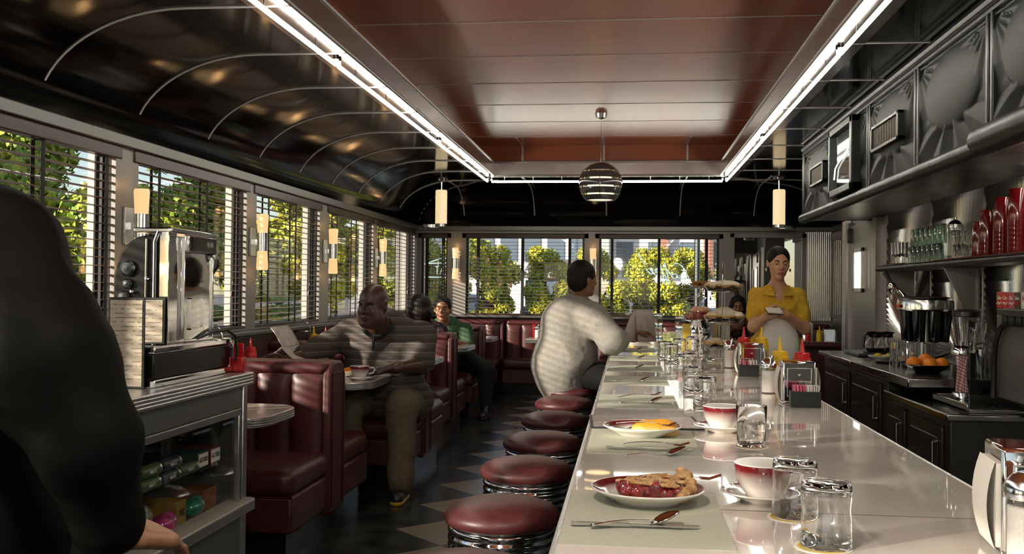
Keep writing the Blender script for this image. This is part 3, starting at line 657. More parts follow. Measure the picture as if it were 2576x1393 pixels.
# ================================================================ BOOTHS
def channels(x0, x1, z0, z1, y, s, pitch=.2, amp=.04):
    n = max(1, round((x1 - x0) / pitch)); N = n * 10
    def fn(u, v):
        b = abs(math.sin(u * n * pi)) ** .42; e = min(1, (1 - v) * 6) ** .5 if v > .83 else 1
        return (x0 + (x1 - x0) * u, y + s * (amp * b * e), z0 + (z1 - z0) * v)
    m = MB().grid(N, 12, fn)
    if s > 0: m.f = [q[::-1] for q in m.f]
    return m
def cushion(x0, x1, y0, y1, z0, z1):
    return sdf([('b', ((x0 + x1) / 2, (y0 + y1) / 2, (z0 + z1) / 2), ((x1 - x0) / 2, (y1 - y0) / 2, (z1 - z0) / 2), {'r': .055})], .018, .01)
def booth(lab, w, loc, rz=0, sides=(1, -1), depth=.73, group='back to back vinyl booth benches', top=.95):
    """origin at the aisle end on the floor; runs to -x"""
    o = thing('booth_bench', lab, 'bench', loc, rz, group); hb = .12 if len(sides) == 2 else .09
    c = MB().box(-w, -.03, -hb, hb, .12, top - .03); obj('backrest', c, m_maroon, o, .02)
    obj('top_roll', sdf([('b', (-w / 2 - .015, 0, top - .025), (w / 2 - .015, hb + .03, .035), {'r': .032})], .014, .01), m_maroon, o)
    for s in sides:
        obj('channel_pad', channels(-w, -.035, .44, top - .03, s * hb, s), m_maroon, o)
        y0, y1 = sorted((s * (hb - .02), s * depth)); obj('seat', cushion(-w, -.01, y0, y1, .33, .47), m_maroon, o)
        y0, y1 = sorted((s * (hb - .02), s * (depth - .02))); b = obj('seat_base', MB().box(-w, -.015, y0, y1, .15, .335), m_maroon, o, .015)
        obj('piping', MB().box(-w, -.012, y1 - .003 if s > 0 else y0 - .002, y1 + .002 if s > 0 else y0 + .003, .325, .338), m_maroon_d, b)
    hp = hb + .03; e0 = -hp if -1 in sides else -hb; e1 = hp if 1 in sides else hb
    pr = [(e0, .12), (e1, .12), (e1, top - .07), (e1 - .03, top - .015), (e1 - .08, top + .01), (e0 + .08, top + .01), (e0 + .03, top - .015), (e0, top - .07)]
    e = obj('end_panel', MB().prism(pr, -.045, .0, mx=Matrix(((0, 0, 1, 0), (1, 0, 0, 0), (0, 1, 0, 0), (0, 0, 0, 1)))), m_maroon, o, .012)
    obj('piping', MB().tube([(.002, e0 + .045, .15), (.002, e0 + .045, top - .05), (.002, e1 - .045, top - .05), (.002, e1 - .045, .15)], .006, 6), m_maroon_d, e)
    ys = [s * (depth - .07) for s in sides] + ([-hb + .02] if -1 not in sides else []) + ([hb - .02] if 1 not in sides else [])
    obj('toe_kick', MB().box(-w + .02, -.06, min(ys), max(ys), 0, .15), m_black, o)
    return o
b0 = booth('maroon vinyl double booth bench nearest the cash register', 1.22, (-1.63, 5.42, 0))
dup(b0, 'maroon vinyl double booth bench behind the bald man, jutting into the aisle', (-1.50, 7.32, 0))
dup(b0, 'maroon vinyl double booth bench with the bright top, in front of the woman', (-1.63, 9.20, 0))
dup(b0, 'maroon vinyl double booth bench behind the man in green', (-1.63, 11.08, 0))
b1 = booth('maroon vinyl bench along the far wall, left of the pale shirted man', 1.45, (-.17, 13.2, 0), 0, (-1,), .6, 'wall benches under the far windows')
dup(b1, 'maroon vinyl bench along the far wall, beyond the counter end', (1.10, 13.2, 0))
booth('maroon vinyl bench in the far left corner under the roof-shaped sign', 1.12, (-1.66, 13.2, 0), 0, (-1,), .6, 'wall benches under the far windows')
booth('maroon vinyl bench under the wide mirror at the far right', 1.45, (2.6, 13.2, 0), 0, (-1,), .6, 'wall benches under the far windows')
booth('low maroon vinyl bench end behind the waitress, beside the back bar', .62, (2.42, 10.75, 0), 0, (1,), .6, 'booth benches on the right', .84)
# booth tables
m_lam = M('speckled_laminate', (.42, .36, .32), .22, var=.12, vs=260, coat=.35)
def ribbed_edge(poly, z0, z1, n=4):
    m = MB(); k = len(poly); zs = []
    for i in range(n): zs += [(z0 + (z1 - z0) * (i + .05) / n, 0), (z0 + (z1 - z0) * (i + .3) / n, .004), (z0 + (z1 - z0) * (i + .7) / n, .004), (z0 + (z1 - z0) * (i + .95) / n, 0)]
    cx = sum(p[0] for p in poly) / k; cy = sum(p[1] for p in poly) / k; v = []
    for z, d in zs:
        for x, y in poly:
            l = math.hypot(x - cx, y - cy); v.append((x + (x - cx) / l * d, y + (y - cy) / l * d, z))
    return m.add(v, [(i * k + j, i * k + (j + 1) % k, (i + 1) * k + (j + 1) % k, (i + 1) * k + j) for i in range(len(zs) - 1) for j in range(k)])
def rrect(x0, x1, y0, y1, r, corners=(1, 1, 1, 1), n=6):
    out = []
    for (cx, cy, a), c in zip(((x1 - r, y1 - r, 0), (x0 + r, y1 - r, 90), (x0 + r, y0 + r, 180), (x1 - r, y0 + r, 270)), corners):
        if not c: out.append((x1 if a in (0, 270) else x0, y1 if a in (0, 90) else y0)); continue
        out += [(cx + r * math.cos(math.radians(a + 90 * k / n)), cy + r * math.sin(math.radians(a + 90 * k / n))) for k in range(n + 1)]
    return out
def table(lab, w, d, loc, rz=0, r=.16):
    o = thing('booth_table', lab, 'table', loc, rz, 'booth tables'); pl = rrect(-w, 0, -d / 2, d / 2, r, (1, 0, 0, 1))
    obj('tabletop', MB().prism(pl, .735, .78), m_lam, o, .003); obj('metal_edge', ribbed_edge(pl, .733, .779), m_steel, o, ang=.3)
    obj('pedestal', MB().lathe([(.24, 0), (.24, .015), (.06, .05), (.04, .09), (.04, .70), (.12, .735)], 20, c=(-w * .5, 0, 0)), m_chrome2, o)
    return o
table('empty speckled booth table beside the glass showcase', 1.22, .6, (-1.64, 4.545, 0)); t0 = table('speckled booth table where the bald man eats', 1.22, .75, (-1.61, 6.36, 0))
dup(t0, 'speckled booth table just behind the bald man', (-1.60, 8.23, 0))
dup(t0, 'speckled booth table between the woman and the man in green', (-1.62, 10.14, 0)); dup(t0, 'speckled booth table behind the man in green', (-1.62, 11.98, 0))
table('speckled table by the far wall, left of the pale shirted man', .9, .8, (-.32, 12.1, 0)); table('speckled table by the far right mirror, where the seated girl sits', .95, .7, (2.35, 11.85, 0))
# ================================================================ COUNTER AND STOOLS
m_ctop = M('counter_laminate', (.70, .635, .575), .2, var=.06, vs=420, coat=1, crough=.025)
o = thing('lunch_counter', 'long pale speckled lunch counter with a metal edge down the right of the aisle', 'counter', (0, 0, 0)); CX0, CX1, CY0, CY1 = -.13, .80, .45, 10.9
mb = MB()
for y0, y1 in ((CY0, 2.063), (2.065, 5.2), (5.202, 8.042), (8.044, CY1)): mb.box(CX0 + .006, CX1 - .006, y0, y1, .885, .93)
obj('countertop', mb, m_ctop, o, .0005)
obj('seam', MB().box(CX0 + .008, CX1 - .008, 2.0625, 2.0655, .92, .9303).box(CX0 + .008, CX1 - .008, 8.0415, 8.0445, .92, .9303).box(CX0 + .008, CX1 - .008, 5.1995, 5.2025, .92, .9303), m_ink, o)
e = MB()
for x in (CX0, CX1):
    for k in range(4): e.tube([(x + (.004 if x < 0 else -.004), CY0, .889 + k * .0125), (x + (.004 if x < 0 else -.004), CY1, .889 + k * .0125)], .0062, 8)
e.box(CX0, CX1, CY1 - .004, CY1 + .006, .885, .931); obj('metal_edge', e, m_steel, o)
obj('base_cabinet', MB().box(.12, .72, CY0, CY1 - .1, .12, .885), m_steel_d, o, .01)
obj('toe_kick', MB().box(.18, .68, CY0, CY1 - .14, 0, .12), m_black, o); obj('foot_rail', MB().tube([(.02, CY0, .2), (.02, CY1 - .1, .2)], .02), m_chrome2, o)
for k in range(7): obj('rail_bracket', MB().tube([(.02, 1 + k * 1.5, .2), (.13, 1 + k * 1.5, .2)], .012), m_chrome2, o)
st = thing('counter_stool', 'maroon stool at the bottom edge of the view, only its front seen', 'stool', (-.40, 2.42, 0), 0, 'chrome counter stools')
obj('seat', MB().lathe([(0, .712), (.06, .711), (.12, .705), (.165, .690), (.183, .672), (.186, .655), (.180, .642), (.168, .636), (0, .636)], 40), m_maroon, st, ang=1.2)
pr = [(.168, .636)]
for k in range(4): z = .632 - k * .026; pr += [(.166, z), (.173, z - .006), (.173, z - .015), (.166, z - .021)]
obj('skirt', MB().lathe(pr + [(.160, .525), (.06, .515)], 40), m_chrome, st, ang=1.0)
obj('pedestal', MB().lathe([(.15, 0), (.15, .012), (.13, .03), (.06, .07), (.045, .12), (.045, .48), (.07, .53)], 28), m_chrome2, st)
for y, lab in ((3.11, 'maroon counter stool nearest the camera seen whole, beside the cherry pie'), (3.87, 'second maroon counter stool from the camera seen whole'), (4.58, 'third maroon counter stool from the camera seen whole'), (5.36, 'fourth maroon counter stool from the camera seen whole'), (6.15, 'maroon counter stool right in front of the pale shirted man'), (6.92, 'maroon counter stool under the pale shirted man'), (7.7, 'maroon counter stool hidden behind the pale shirted man')):
    dup(st, lab, (-.392, y, 0))
# ================================================================ GLASS SHOWCASE WITH THE TILL
m_case = M('showcase_steel', (.15, .165, .15), .38, .6, bump=.05, bs=60)
o = thing('showcase', 'grey metal showcase with a glass front holding sweets and mints', 'display case', (-1.69, 4.2, 0))
c = MB().box(-.62, 0, -2.1, 0, .02, .42).box(-.62, 0, -2.1, 0, .845, .94).box(-.62, -.58, -2.1, 0, .42, .845).box(-.58, 0, -.055, 0, .42, .845).box(-.58, 0, -2.1, -2.04, .42, .845)
obj('cabinet', c, m_case, o, .004)
obj('corner_post', MB().box(-.03, .012, -.04, .008, .02, .94), m_steel, o, .004)
pl = rrect(-.66, .035, -2.15, .035, .03); tp = obj('top', MB().prism(pl, .945, .998), m_steel, o, .003); obj('ribbed_edge', ribbed_edge(pl, .944, .997), m_steel, tp, ang=.3)
pl = rrect(-.05, .055, -2.15, .02, .03); lg = obj('ledge', MB().prism(pl, .40, .442), m_extwhite, o, .003); obj('ribbed_edge', ribbed_edge(pl, .395, .435), m_steel, lg, ang=.3)
f = MB().box(-.012, .012, -2.04, -.075, .815, .845).box(-.012, .012, -.085, -.06, .44, .845); obj('window_trim', f, m_steel, o, .003)
obj('glass_front', MB().box(-.004, .0, -2.04, -.07, .44, .83), m_acrylic, o); obj('shelf', MB().box(-.56, -.03, -2.0, -.08, .618, .626), m_acrylic, o)
# goods inside
def carton(name, lab, cat, x, y, z, sx, sy, sz, mats, grp, txt=None, rz=0):
    g = thing(name, lab, cat, (x, y, z), rz, grp); obj('carton', MB().box(-sx, 0, -sy, 0, 0, sz), mats[0], g, .003)
    if len(mats) > 1: obj('label', MB().box(0, .0012, -sy + .008, -.008, .008, sz - .008), mats[1], g)
    if txt: text(txt, sz * .40, m_ink, g, (.0018, -sy / 2, sz / 2), (pi / 2, 0, pi / 2), sx=.68)
    return g
gm = lambda n, c: M(n, tuple(q * .45 for q in c), .35)
c_red, c_grn, c_dk = gm('carton_red', (.22, .02, .02)), gm('carton_green', (.03, .09, .06)), gm('carton_dark', (.02, .03, .04))
carton('mint_box', 'red mint carton with white label, farthest along the showcase shelf', 'box', -1.735, 4.055, .627, .30, .105, .07, (c_red, m_label), 'mint boxes on the showcase shelf', 'ALTOIDS')
carton('mint_box', 'green mint carton with white label, beside the red one', 'box', -1.735, 3.935, .627, .30, .105, .07, (c_grn, m_label), 'mint boxes on the showcase shelf', 'ALTOIDS')
def roll(lab, x, y, z, m, txt, L=.14):
    g = thing('mint_roll', lab, 'sweets', (x, y, z), 0, 'mint rolls on the showcase shelf')
    obj('wrapper', MB().lathe([(.0, 0), (.022, 0), (.024, .006), (.024, L - .006), (.022, L), (0, L)], 16, mx=Matrix.Rotation(pi / 2, 4, 'X')), m, g)
    obj('foil_end', MB().lathe([(.025, -.002), (.025, .012)], 16, mx=Matrix.Rotation(pi / 2, 4, 'X')), m_steel, g)
    text(txt, .018, m_label, g, (.0245, -L / 2, 0), (pi / 2, 0, pi / 2))
m_r1, m_r2 = gm('roll_wrap', (.03, .06, .08)), gm('roll_wrap_green', (.12, .22, .08))
for k, (y, z, lab, m) in enumerate([(3.79, .652, 'pale green mint roll lying in front of the green carton', m_r2), (3.63, .652, 'dark blue mint roll at the bottom of the roll stack', m_r1), (3.635, .700, 'dark blue mint roll on top of the roll stack', m_r1), (3.47, .652, 'green mint roll next to the coat, bottom row', m_r2), (3.475, .70, 'green mint roll next to the coat, upper row', m_r2)]): roll(lab, -1.735, y, z, m, 'MINTS')
lowg = 'sweet packets at the bottom of the showcase'
carton('sweet_box', 'orange sweet box at the far end of the showcase floor', 'sweets', -1.74, 4.03, .443, .12, .13, .085, (gm('orange_card', (.35, .11, .02)), gm('orange_label', (.45, .18, .05))), lowg)
carton('sweet_box', 'yellow sweet box with dark print on the showcase floor', 'sweets', -1.73, 3.72, .443, .16, .085, .095, (gm('yellow_card', (.45, .27, .02)), gm('yellow_label', (.55, .36, .04))), lowg, 'MIX')
def bag(lab, x, y, c, s):
    g = tag(obj('sweet_bag', sdf([('e', (0, 0, .035), (.045, .07, .036)), ('e', (0, .03, .045), (.03, .035, .03)), ('e', (.01, -.03, .04), (.04, .03, .03))], .008, .02), M('bag_' + lab[:5], c, .15, coat=.6, var=.5, vs=40), loc=(x, y, .441)), lab, 'sweets', lowg); g.scale = (s,) * 3
bag('green bag of sweets between the yellow and orange boxes', -1.76, 3.84, (.02, .18, .12), 1.0); bag('pink bag of sweets at the left on the showcase floor', -1.74, 3.55, (.35, .02, .14), 1.0); bag('white netted bag of sweets behind the pink bag', -1.87, 3.6, (.4, .38, .33), 1.1)
# cash register
o = thing('cash_register', 'old black and chrome cash register with a mirrored front on the showcase', 'cash register', (-1.755, 4.16, .9985))
m_mirr = M('polished_front', (.78, .78, .77), .035, 1, bump=.03, bs=4)
m_till = M('till_black', (.004, .004, .004), .3, spec=.35)
XZ = Matrix(((1, 0, 0, 0), (0, 0, 1, 0), (0, 1, 0, 0), (0, 0, 0, 1)))
obj('base', MB().box(-.34, .012, -.70, .0, .028, .125), m_till, o, .006); obj('base_trim', MB().box(-.345, .018, -.705, .006, .125, .152), m_mirr, o, .006); obj('foot_plate', MB().box(-.345, .02, -.708, .01, .0, .028), m_mirr, o, .004)
sd = [(-.235, .15), (-.235, .40)] + [(-.235 + .13 * (1 - math.cos(q)), .40 + .175 * math.sin(q)) for q in [pi / 2 * k / 9 for k in range(1, 10)]] + [(-.04, .575), (-.04, .15)]
obj('housing', MB().prism(sd, -.545, -.14, mx=XZ), m_till, o, .008)
obj('front_panel', MB().box(-.04, -.028, -.535, -.405, .16, .575).box(-.04, -.02, -.395, -.135, .15, .515), m_mirr, o, .003)
f = MB()
for y in (-.541, -.40, -.132): f.box(-.05, -.012, y - .005, y + .005, .15, .59)
f.box(-.05, -.012, -.54, -.13, .15, .162); obj('chrome_frame', f, m_chrome, o, .002)
obj('side_rail', MB().tube([(-.065, -.553, .15), (-.065, -.553, .55), (-.05, -.553, .59)], .007).tube([(-.10, -.551, .15), (-.10, -.551, .56)], .005), m_chrome2, o)
dp = obj('display', MB().box(-.16, -.0, -.545, -.125, .585, .605).box(-.06, -.0, -.40, -.125, .515, .585), m_chrome2, o, .006)
obj('display_window', MB().box(-.001, .002, -.385, -.14, .522, .578), m_blackg, dp); text('0.00', .034, m_steel, dp, (.003, -.20, .55), (pi / 2, 0, pi / 2))
obj('display_side', MB().tube([(-.01, -.135, .52), (-.005, -.12, .50), (-.01, -.115, .47), (-.03, -.12, .44)], .018, 10), m_chrome2, o)
for x, z, r, m in ((-.175, .445, .032, m_steel_d), (-.175, .385, .020, m_steel_d), (-.155, .355, .009, m_chrome2), (-.19, .335, .024, m_blackp), (-.095, .405, .009, m_chrome2)):
    obj('lock_knob', MB().lathe([(r, 0), (r, .010), (r * .7, .016), (0, .018)], 18, mx=Matrix.Translation((x, -.545, z)) @ Matrix.Rotation(pi / 2, 4, 'X')), m, o, ang=.25)
dr = MB()
for a0, a1, b0, b1 in ((-.345, -.339, .20, .33), (-.225, -.219, .20, .33), (-.345, -.22, .20, .206), (-.345, -.22, .325, .331)): dr.box(-.022, -.012, a0, a1, b0, b1)
obj('receipt_frame', dr, m_chrome, o)
obj('cord', MB().tube([(-.02, -.30, .158), (.0, -.15, .185), (.02, -.06, .19), (.035, .0, .16), (.04, .012, .09), (.03, .015, .05)], .007, 8), m_blackp, o)
# menus leaning on the till
m_menu = NT('menu_paper', rough=.35); zz = m_menu.f('FRACT', m_menu.f('MULTIPLY', m_menu.z, 62)); ln = m_menu.f('LESS_THAN', zz, .28); wd = m_menu.f('GREATER_THAN', m_menu.noise(70, 1), .50)
m_menu = m_menu.col(m_menu.mix(m_menu.f('MULTIPLY', ln, wd), (.40, .34, .27), (.18, .15, .12)))
def menu(name, lab, loc, rz, w, h):
    g = thing(name, lab, 'menu', loc, rz); obj('cover', MB().box(-w / 2 - .008, w / 2 + .008, -.004, .004, 0, h + .01), m_blackp, g, .002); obj('sheet', MB().box(-w / 2, w / 2, -.006, -.0042, .008, h), m_menu, g)
menu('tall_menu', 'tall printed menu board standing in front of the till', (-1.835, 3.43, .9985), -.0, .125, .325)
menu('tall_menu', 'second printed menu propped against the side of the till', (-1.815, 3.602, 1.152), .0, .07, .17)
r_ = thing('mint_dispenser', 'small red tin on the showcase corner beside the till', 'tin', (-1.722, 4.195, .9985)); obj('tin', MB().box(-.03, .03, -.018, .03, 0, .065), m_red, r_, .006); obj('back_card', MB().box(-.03, .02, .018, .028, .06, .125), m_red, r_, .004)
# ================================================================ ON THE COUNTER
ZK = .93
m_mat = M('placemat_paper', (.43, .44, .355), .8, var=.06, vs=200)
def mat_poly(w, d):
    P = []; n = 44
    for k in range(n): P.append((-w / 2 + w * k / n, -d / 2 - .0018 * (k % 2)))
    for k in range(n + 16): P.append((w / 2 + .0022 * (k % 2), -d / 2 + d * k / (n + 16)))
    for k in range(n): P.append((w / 2 - w * k / n, d / 2 + .0018 * (k % 2)))
    for k in range(n + 16): P.append((-w / 2 - .0022 * (k % 2), d / 2 - d * k / (n + 16)))
    return P
mt = obj('placemat', MB().prism(mat_poly(.31, .47), 0, .0012), m_mat, loc=(.035, 1.975, ZK)); tag(mt, 'scalloped paper placemat under the cherry pie, nearest the camera', 'placemat', 'paper placemats along the counter')
for y, lab in ((2.95, 'under the plate with the golden omelette'), (4.02, 'with a knife and an upturned fork, just past the menu'), (4.93, 'third past the menu from the camera, with knife and spoon'), (5.71, 'just before the pale shirted man, with knife and spoon'), (6.56, "beside the pale shirted man's elbow"), (7.45, "beyond the pale shirted man's elbow")):
    dup(mt, 'scalloped paper placemat ' + lab, (.04 if y > 3 else .046, y, ZK))
# glazed crockery with a red sprayed band
def glaze(name, f0, f1, radial):
    t = NT(name, rough=.14, coat=.5); r = t.f('SQRT', t.f('ADD', t.f('MULTIPLY', t.x, t.x), t.f('MULTIPLY', t.y, t.y))) if radial else t.z
    fc = t.ramp(r, f0, f1)
    if radial:
        tc = t.nt.nodes.new('ShaderNodeTexCoord'); sp = t.nt.nodes.new('ShaderNodeSeparateXYZ'); t.nt.links.new(tc.outputs['Normal'], sp.inputs[0]); fc = t.f('MULTIPLY', fc, t.f('GREATER_THAN', sp.outputs[2], .05))
    return t.col(t.mix(fc, (.74, .70, .65), (.13, .008, .012)))
m_gpl, m_gcup, m_gsau = glaze('plate_glaze', .080, .102, 1), glaze('cup_glaze', .022, .060, 0), glaze('saucer_glaze', .062, .082, 1)
def crock(name, lab, cat, prof, m, loc, grp, n=44, rim=None):
    o = thing(name, lab, cat, loc, 0, grp); mb = MB().lathe(prof, n)
    if name == 'coffee_cup': mb.f.pop(); mb.mi.pop()
    obj('body', mb, [m], o, ang=1.2)
    if rim: obj('rim', MB().tube([(rim[0] * math.cos(a), rim[0] * math.sin(a), rim[1]) for a in [2 * pi * k / n for k in range(n)]], rim[2], 8, closed=True), m_white, o)
    return o
pprof = [(0, .004), (.062, .004), (.066, 0), (.072, 0), (.076, .006), (.105, .020), (.1205, .029), (.121, .032), (.118, .032), (.095, .020), (.072, .0105), (0, .0095)]
pl1 = crock('dinner_plate', 'red-rimmed plate holding the cherry pie slice', 'plate', pprof, m_gpl, (.045, 2.115, ZK + .0012), 'red rimmed plates', rim=(.1195, .0305, .0022))
pl2 = dup(pl1, 'red-rimmed plate holding the golden omelette', (.046, 3.075, ZK + .0012)); pl3 = dup(pl1, 'plate with the chocolate cake far along the counter', (.10, 8.72, ZK))
sprof = [(0, .004), (.04, .004), (.043, 0), (.048, 0), (.052, .006), (.078, .016), (.0905, .021), (.088, .0235), (.07, .016), (.045, .009), (0, .009)]
sa1 = crock('saucer', 'red-rimmed saucer under the cup nearest the camera', 'saucer', sprof, m_gsau, (.292, 2.165, ZK), 'red rimmed saucers', rim=(.0893, .0222, .0018)); dup(sa1, 'red-rimmed saucer under the second cup, beside the menu', (.303, 3.21, ZK))
cprof = [(0, .003), (.030, .003), (.032, 0), (.036, 0), (.040, .008), (.053, .028), (.0605, .052), (.0625, .072), (.0618, .0735), (.061, .0735), (.0, .0735)][:-1]
cu1 = crock('coffee_cup', 'red-banded coffee cup nearest the camera', 'cup', cprof, m_gcup, (.292, 2.165, ZK + .0092), 'red banded coffee cups', rim=(.0615, .0728, .0014))
obj('handle', MB().tube([(.055, .018, .06), (.08, .03, .062), (.088, .034, .045), (.08, .03, .026), (.052, .018, .022)], .0055, 8), m_white, cu1); obj('inside', MB().lathe([(.0612, .0735), (.0590, .055), (.051, .028), (.036, .010), (0, .009)], 44), m_white, cu1, ang=1.2); obj('coffee', MB().lathe([(0, .046), (.056, .046)], 30), m_dark_liq, cu1)
dup(cu1, 'red-banded coffee cup beside the menu and the glass of water', (.303, 3.21, ZK + .0092))
dup(cu1, "red-banded coffee cup by the bald man's hand", (-1.715, 6.18, .80), 0); sa3 = dup(sa1, "red-rimmed saucer by the bald man's hand", (-1.715, 6.18, .7805))
# cherry pie
m_fill = M('cherry_filling', (.17, .006, .009), .12, coat=.8, var=.6, vs=90, bump=.8, bs=120); m_crust = M('pie_crust', (.42, .19, .05), .55, var=.6, vs=55, vcol=(.66, .45, .22), bump=.8, bs=160)
o = thing('pie_slice', 'lattice cherry pie slice on the plate nearest the camera', 'pie', (.052, 2.115, ZK + .0105), .03)
P = []
r2 = random.Random(4)
for k in range(46):
    u = r2.random() ** .6; x = -.085 + .15 * u; y = (r2.random() - .5) * (.012 + .10 * u); P.append(('e', (x, y - .004, .012 + r2.random() * .016), (.013, .013, .012)))
P.append(('b', (-.005, 0, .012), (.06, .028, .012), {'r': .008}))
obj('filling', sdf(P, .0035, .008), m_fill, o, ang=2)
C = [('b', (.0, 0, .003), (.066, .036, .003), {'r': .002}), ('c', (.060, -.060, .014), (.082, -.02, .020), .012, .013), ('c', (.082, -.02, .02), (.082, .025, .024), .013, .014), ('c', (.082, .025, .024), (.060, .06, .022), .014, .012), ('e', (.074, .028, .042), (.017, .012, .012)), ('e', (.066, .04, .05), (.012, .01, .009)), ('e', (.068, -.047, .022), (.014, .013, .010)), ('e', (.086, .0, .034), (.009, .014, .010))]
for a, b in (((-.075, .003, .033), (.055, -.050, .033)), ((-.052, .026, .034), (.072, -.022, .037)), ((-.008, .046, .036), (.074, .018, .041)), ((-.052, -.012, .036), (-.025, .036, .035)), ((-.006, -.030, .037), (.030, .044, .039)), ((.036, -.044, .035), (.06, .03, .041))):
    d = np.array(b) - np.array(a); L = np.linalg.norm(d); x = d / L; y = np.cross((0, 0, 1), x); y /= np.linalg.norm(y); C.append(('b', (np.array(a) + np.array(b)) / 2, (L / 2, .0085, .0036), {'r': .003, 'm': np.stack([x, y, np.cross(x, y)], 1)}))
o2 = obj('crust', sdf(C, .0028, .005), m_crust, o, ang=2)
# omelette
m_om = NT('omelette', rough=.5); m_om.bump(m_om.noise(70), .5, .004); m_om = m_om.col(m_om.mix(m_om.ramp(m_om.f('ADD', m_om.z, m_om.f('MULTIPLY', m_om.noise(50), .02)), .018, .034), (.62, .38, .14), (.62, .28, .02)))
o = obj('omelette', sdf([('e', (0, 0, .008), (.068, .046, .03)), ('e', (.03, .01, .012), (.04, .036, .027)), ('e', (-.03, -.005, .008), (.04, .036, .025)), ('e', (.05, -.02, .004), (.022, .02, .018))], .004, .012), m_om, loc=(.085, 3.075, ZK + .012), ang=2); tag(o, 'golden folded omelette on the second plate from the camera', 'food')
ck = thing('cake_slice', 'dark chocolate cake slice on the plate far along the counter', 'cake', (.115, 8.70, ZK + .01)); obj('sponge', sdf([('b', (0, 0, .03), (.055, .04, .03), {'r': .012})], .006, .02), M('chocolate', (.035, .012, .005), .5, bump=.5, bs=90), ck); obj('icing', sdf([('e', (0, 0, .055), (.058, .042, .034)), ('e', (.02, 0, .05), (.04, .04, .03))], .006, .02), M('chocolate_icing', (.05, .017, .006), .3), ck)
# cutlery
m_cut = M('cutlery_steel', (.62, .61, .60), .14, 1)
def knife(): return MB().add([(0, -.006, 0), (.11, -.005, 0), (.11, .005, 0), (0, .006, 0), (0, -.006, .005), (.11, -.005, .005), (.11, .005, .005), (0, .006, .005)], [(0, 3, 2, 1), (4, 5, 6, 7), (0, 1, 5, 4), (1, 2, 6, 5), (2, 3, 7, 6), (3, 0, 4, 7)]).prism([(.105, -.005), (.2, -.008), (.235, -.004), (.243, .005), (.105, .005)], .0015, .004)
def stem(L0, z0, z1, bowl):
    m = MB(); n = 14; w = [.0065, .0065, .006, .0055, .005, .0045, .004, .0035, .003, .003, .0028, .0028, .003, .0035]
    def fn(u, v):
        i = round(v * (n - 1)); x = L0 * v; zc = z0 + .0045 * math.sin(pi * v) + (z1 - z0) * v
        return (x, (u - .5) * 2 * w[i], zc + (.0012 if abs(u - .5) < .3 else 0))
    m.grid(4, n - 1, fn); return m
def spoon():
    m = stem(.125, .002, .006, 1)
    m.grid(8, 10, lambda u, v: (.122 + .055 * v, max(.12, math.sqrt(max(0, 1 - (2 * v ** .9 - 1) ** 2))) * .0195 * (u - .5) * 2, .002 + .022 * v ** 2 + .009 * abs((u - .5) * 2) ** 2 * math.sin(pi * v)))
    m.tube([(.118, 0, .006), (.13, 0, .0035)], .003, 6); return m
def fork():
    m = stem(.12, .002, .008, 0); m.grid(6, 4, lambda u, v: (.118 + .025 * v, (.004 + .008 * v) * (u - .5) * 2, .008 - .003 * v))
    for k in range(4): y = -.0105 + k * .007; m.tube([(.14, y, .005), (.16, y, .004), (.185, y * .95, .012)], .0016, 6)
    return m
proto = {}
def cut(kind, lab, loc, rz=0, ry=0, n={}):
    k = kind.split('_')[-1]
    if k not in proto:
        q = obj('table_' + k, {'knife': knife, 'spoon': spoon, 'fork': fork}[k](), m_cut, ang=.8); s_ = q.modifiers.new('s', 'SOLIDIFY'); s_.thickness = .0014
        if k == 'knife': q.modifiers.clear()
        proto[k] = q
    else: q = proto[k].copy(); COL.objects.link(q)
    q.location = loc; q.rotation_euler = (0, ry, rz); tag(q, lab, k, 'cutlery along the counter'); return q
zc = ZK + .0014
cut('table_knife', 'table knife in front of the cherry pie plate', (-.104, 1.872, zc + .003), .03); cut('table_spoon', 'spoon lying with the knife in front of the cherry pie plate', (-.067, 1.852, zc + .004), .30, 0)
cut('table_fork', 'fork tucked under the crust of the cherry pie slice', (.02, 2.20, ZK + .034), -.12, -.02)
cut('table_knife', 'table knife on the mat in front of the omelette plate', (-.058, 2.79, zc + .003), -.03); cut('table_spoon', 'spoon lying on the bare counter in front of the omelette mat', (-.008, 2.668, ZK + .001), .30); cut('table_fork', 'fork lying on the knife in front of the omelette plate', (-.01, 2.82, zc + .008), -.02)
cut('table_fork', 'dark handled fork resting across the omelette plate', (-.035, 3.055, ZK + .036), -.05, .01); cut('table_fork', 'fork half under the left rim of the omelette plate', (-.11, 3.25, ZK + .012), -.75, -.0)
for i, (y, x, w) in enumerate(((3.935, -.062, 'just past the menu'), (4.84, -.09, 'on the third mat past the omelette'), (5.61, -.11, "just before the pale shirted man"), (6.46, -.085, "beside the pale shirted man's elbow"), (7.36, -.09, "beyond the pale shirted man's elbow"))):
    cut('table_knife', 'table knife on the placemat ' + w, (x, y, zc + .001), .0); cut('table_spoon', 'upturned spoon on the placemat ' + w, (x + .03, y - .022, zc + .001), .26)
cut('table_fork', 'fork with raised tines on the placemat just past the menu', (-.045, 4.08, zc + .002), .1, -.08)
# folded menu
o = thing('folded_menu', 'black-edged menu lying flat behind the omelette plate', 'menu', (.05, 3.385, ZK), .06); obj('cover', MB().box(-.178, .19, -.17, .15, 0, .004), m_blackp, o, .002)
mm = NT('menu_print', rough=.25, coat=.4); ln = mm.f('LESS_THAN', mm.f('FRACT', mm.f('MULTIPLY', mm.y, 62)), .35); wd = mm.f('GREATER_THAN', mm.noise(60, 1), .45)
obj('sheet', MB().box(-.168, .18, -.16, .14, .004, .0046), mm.col(mm.mix(mm.f('MULTIPLY', ln, wd), (.42, .35, .33), (.2, .15, .15))), o)
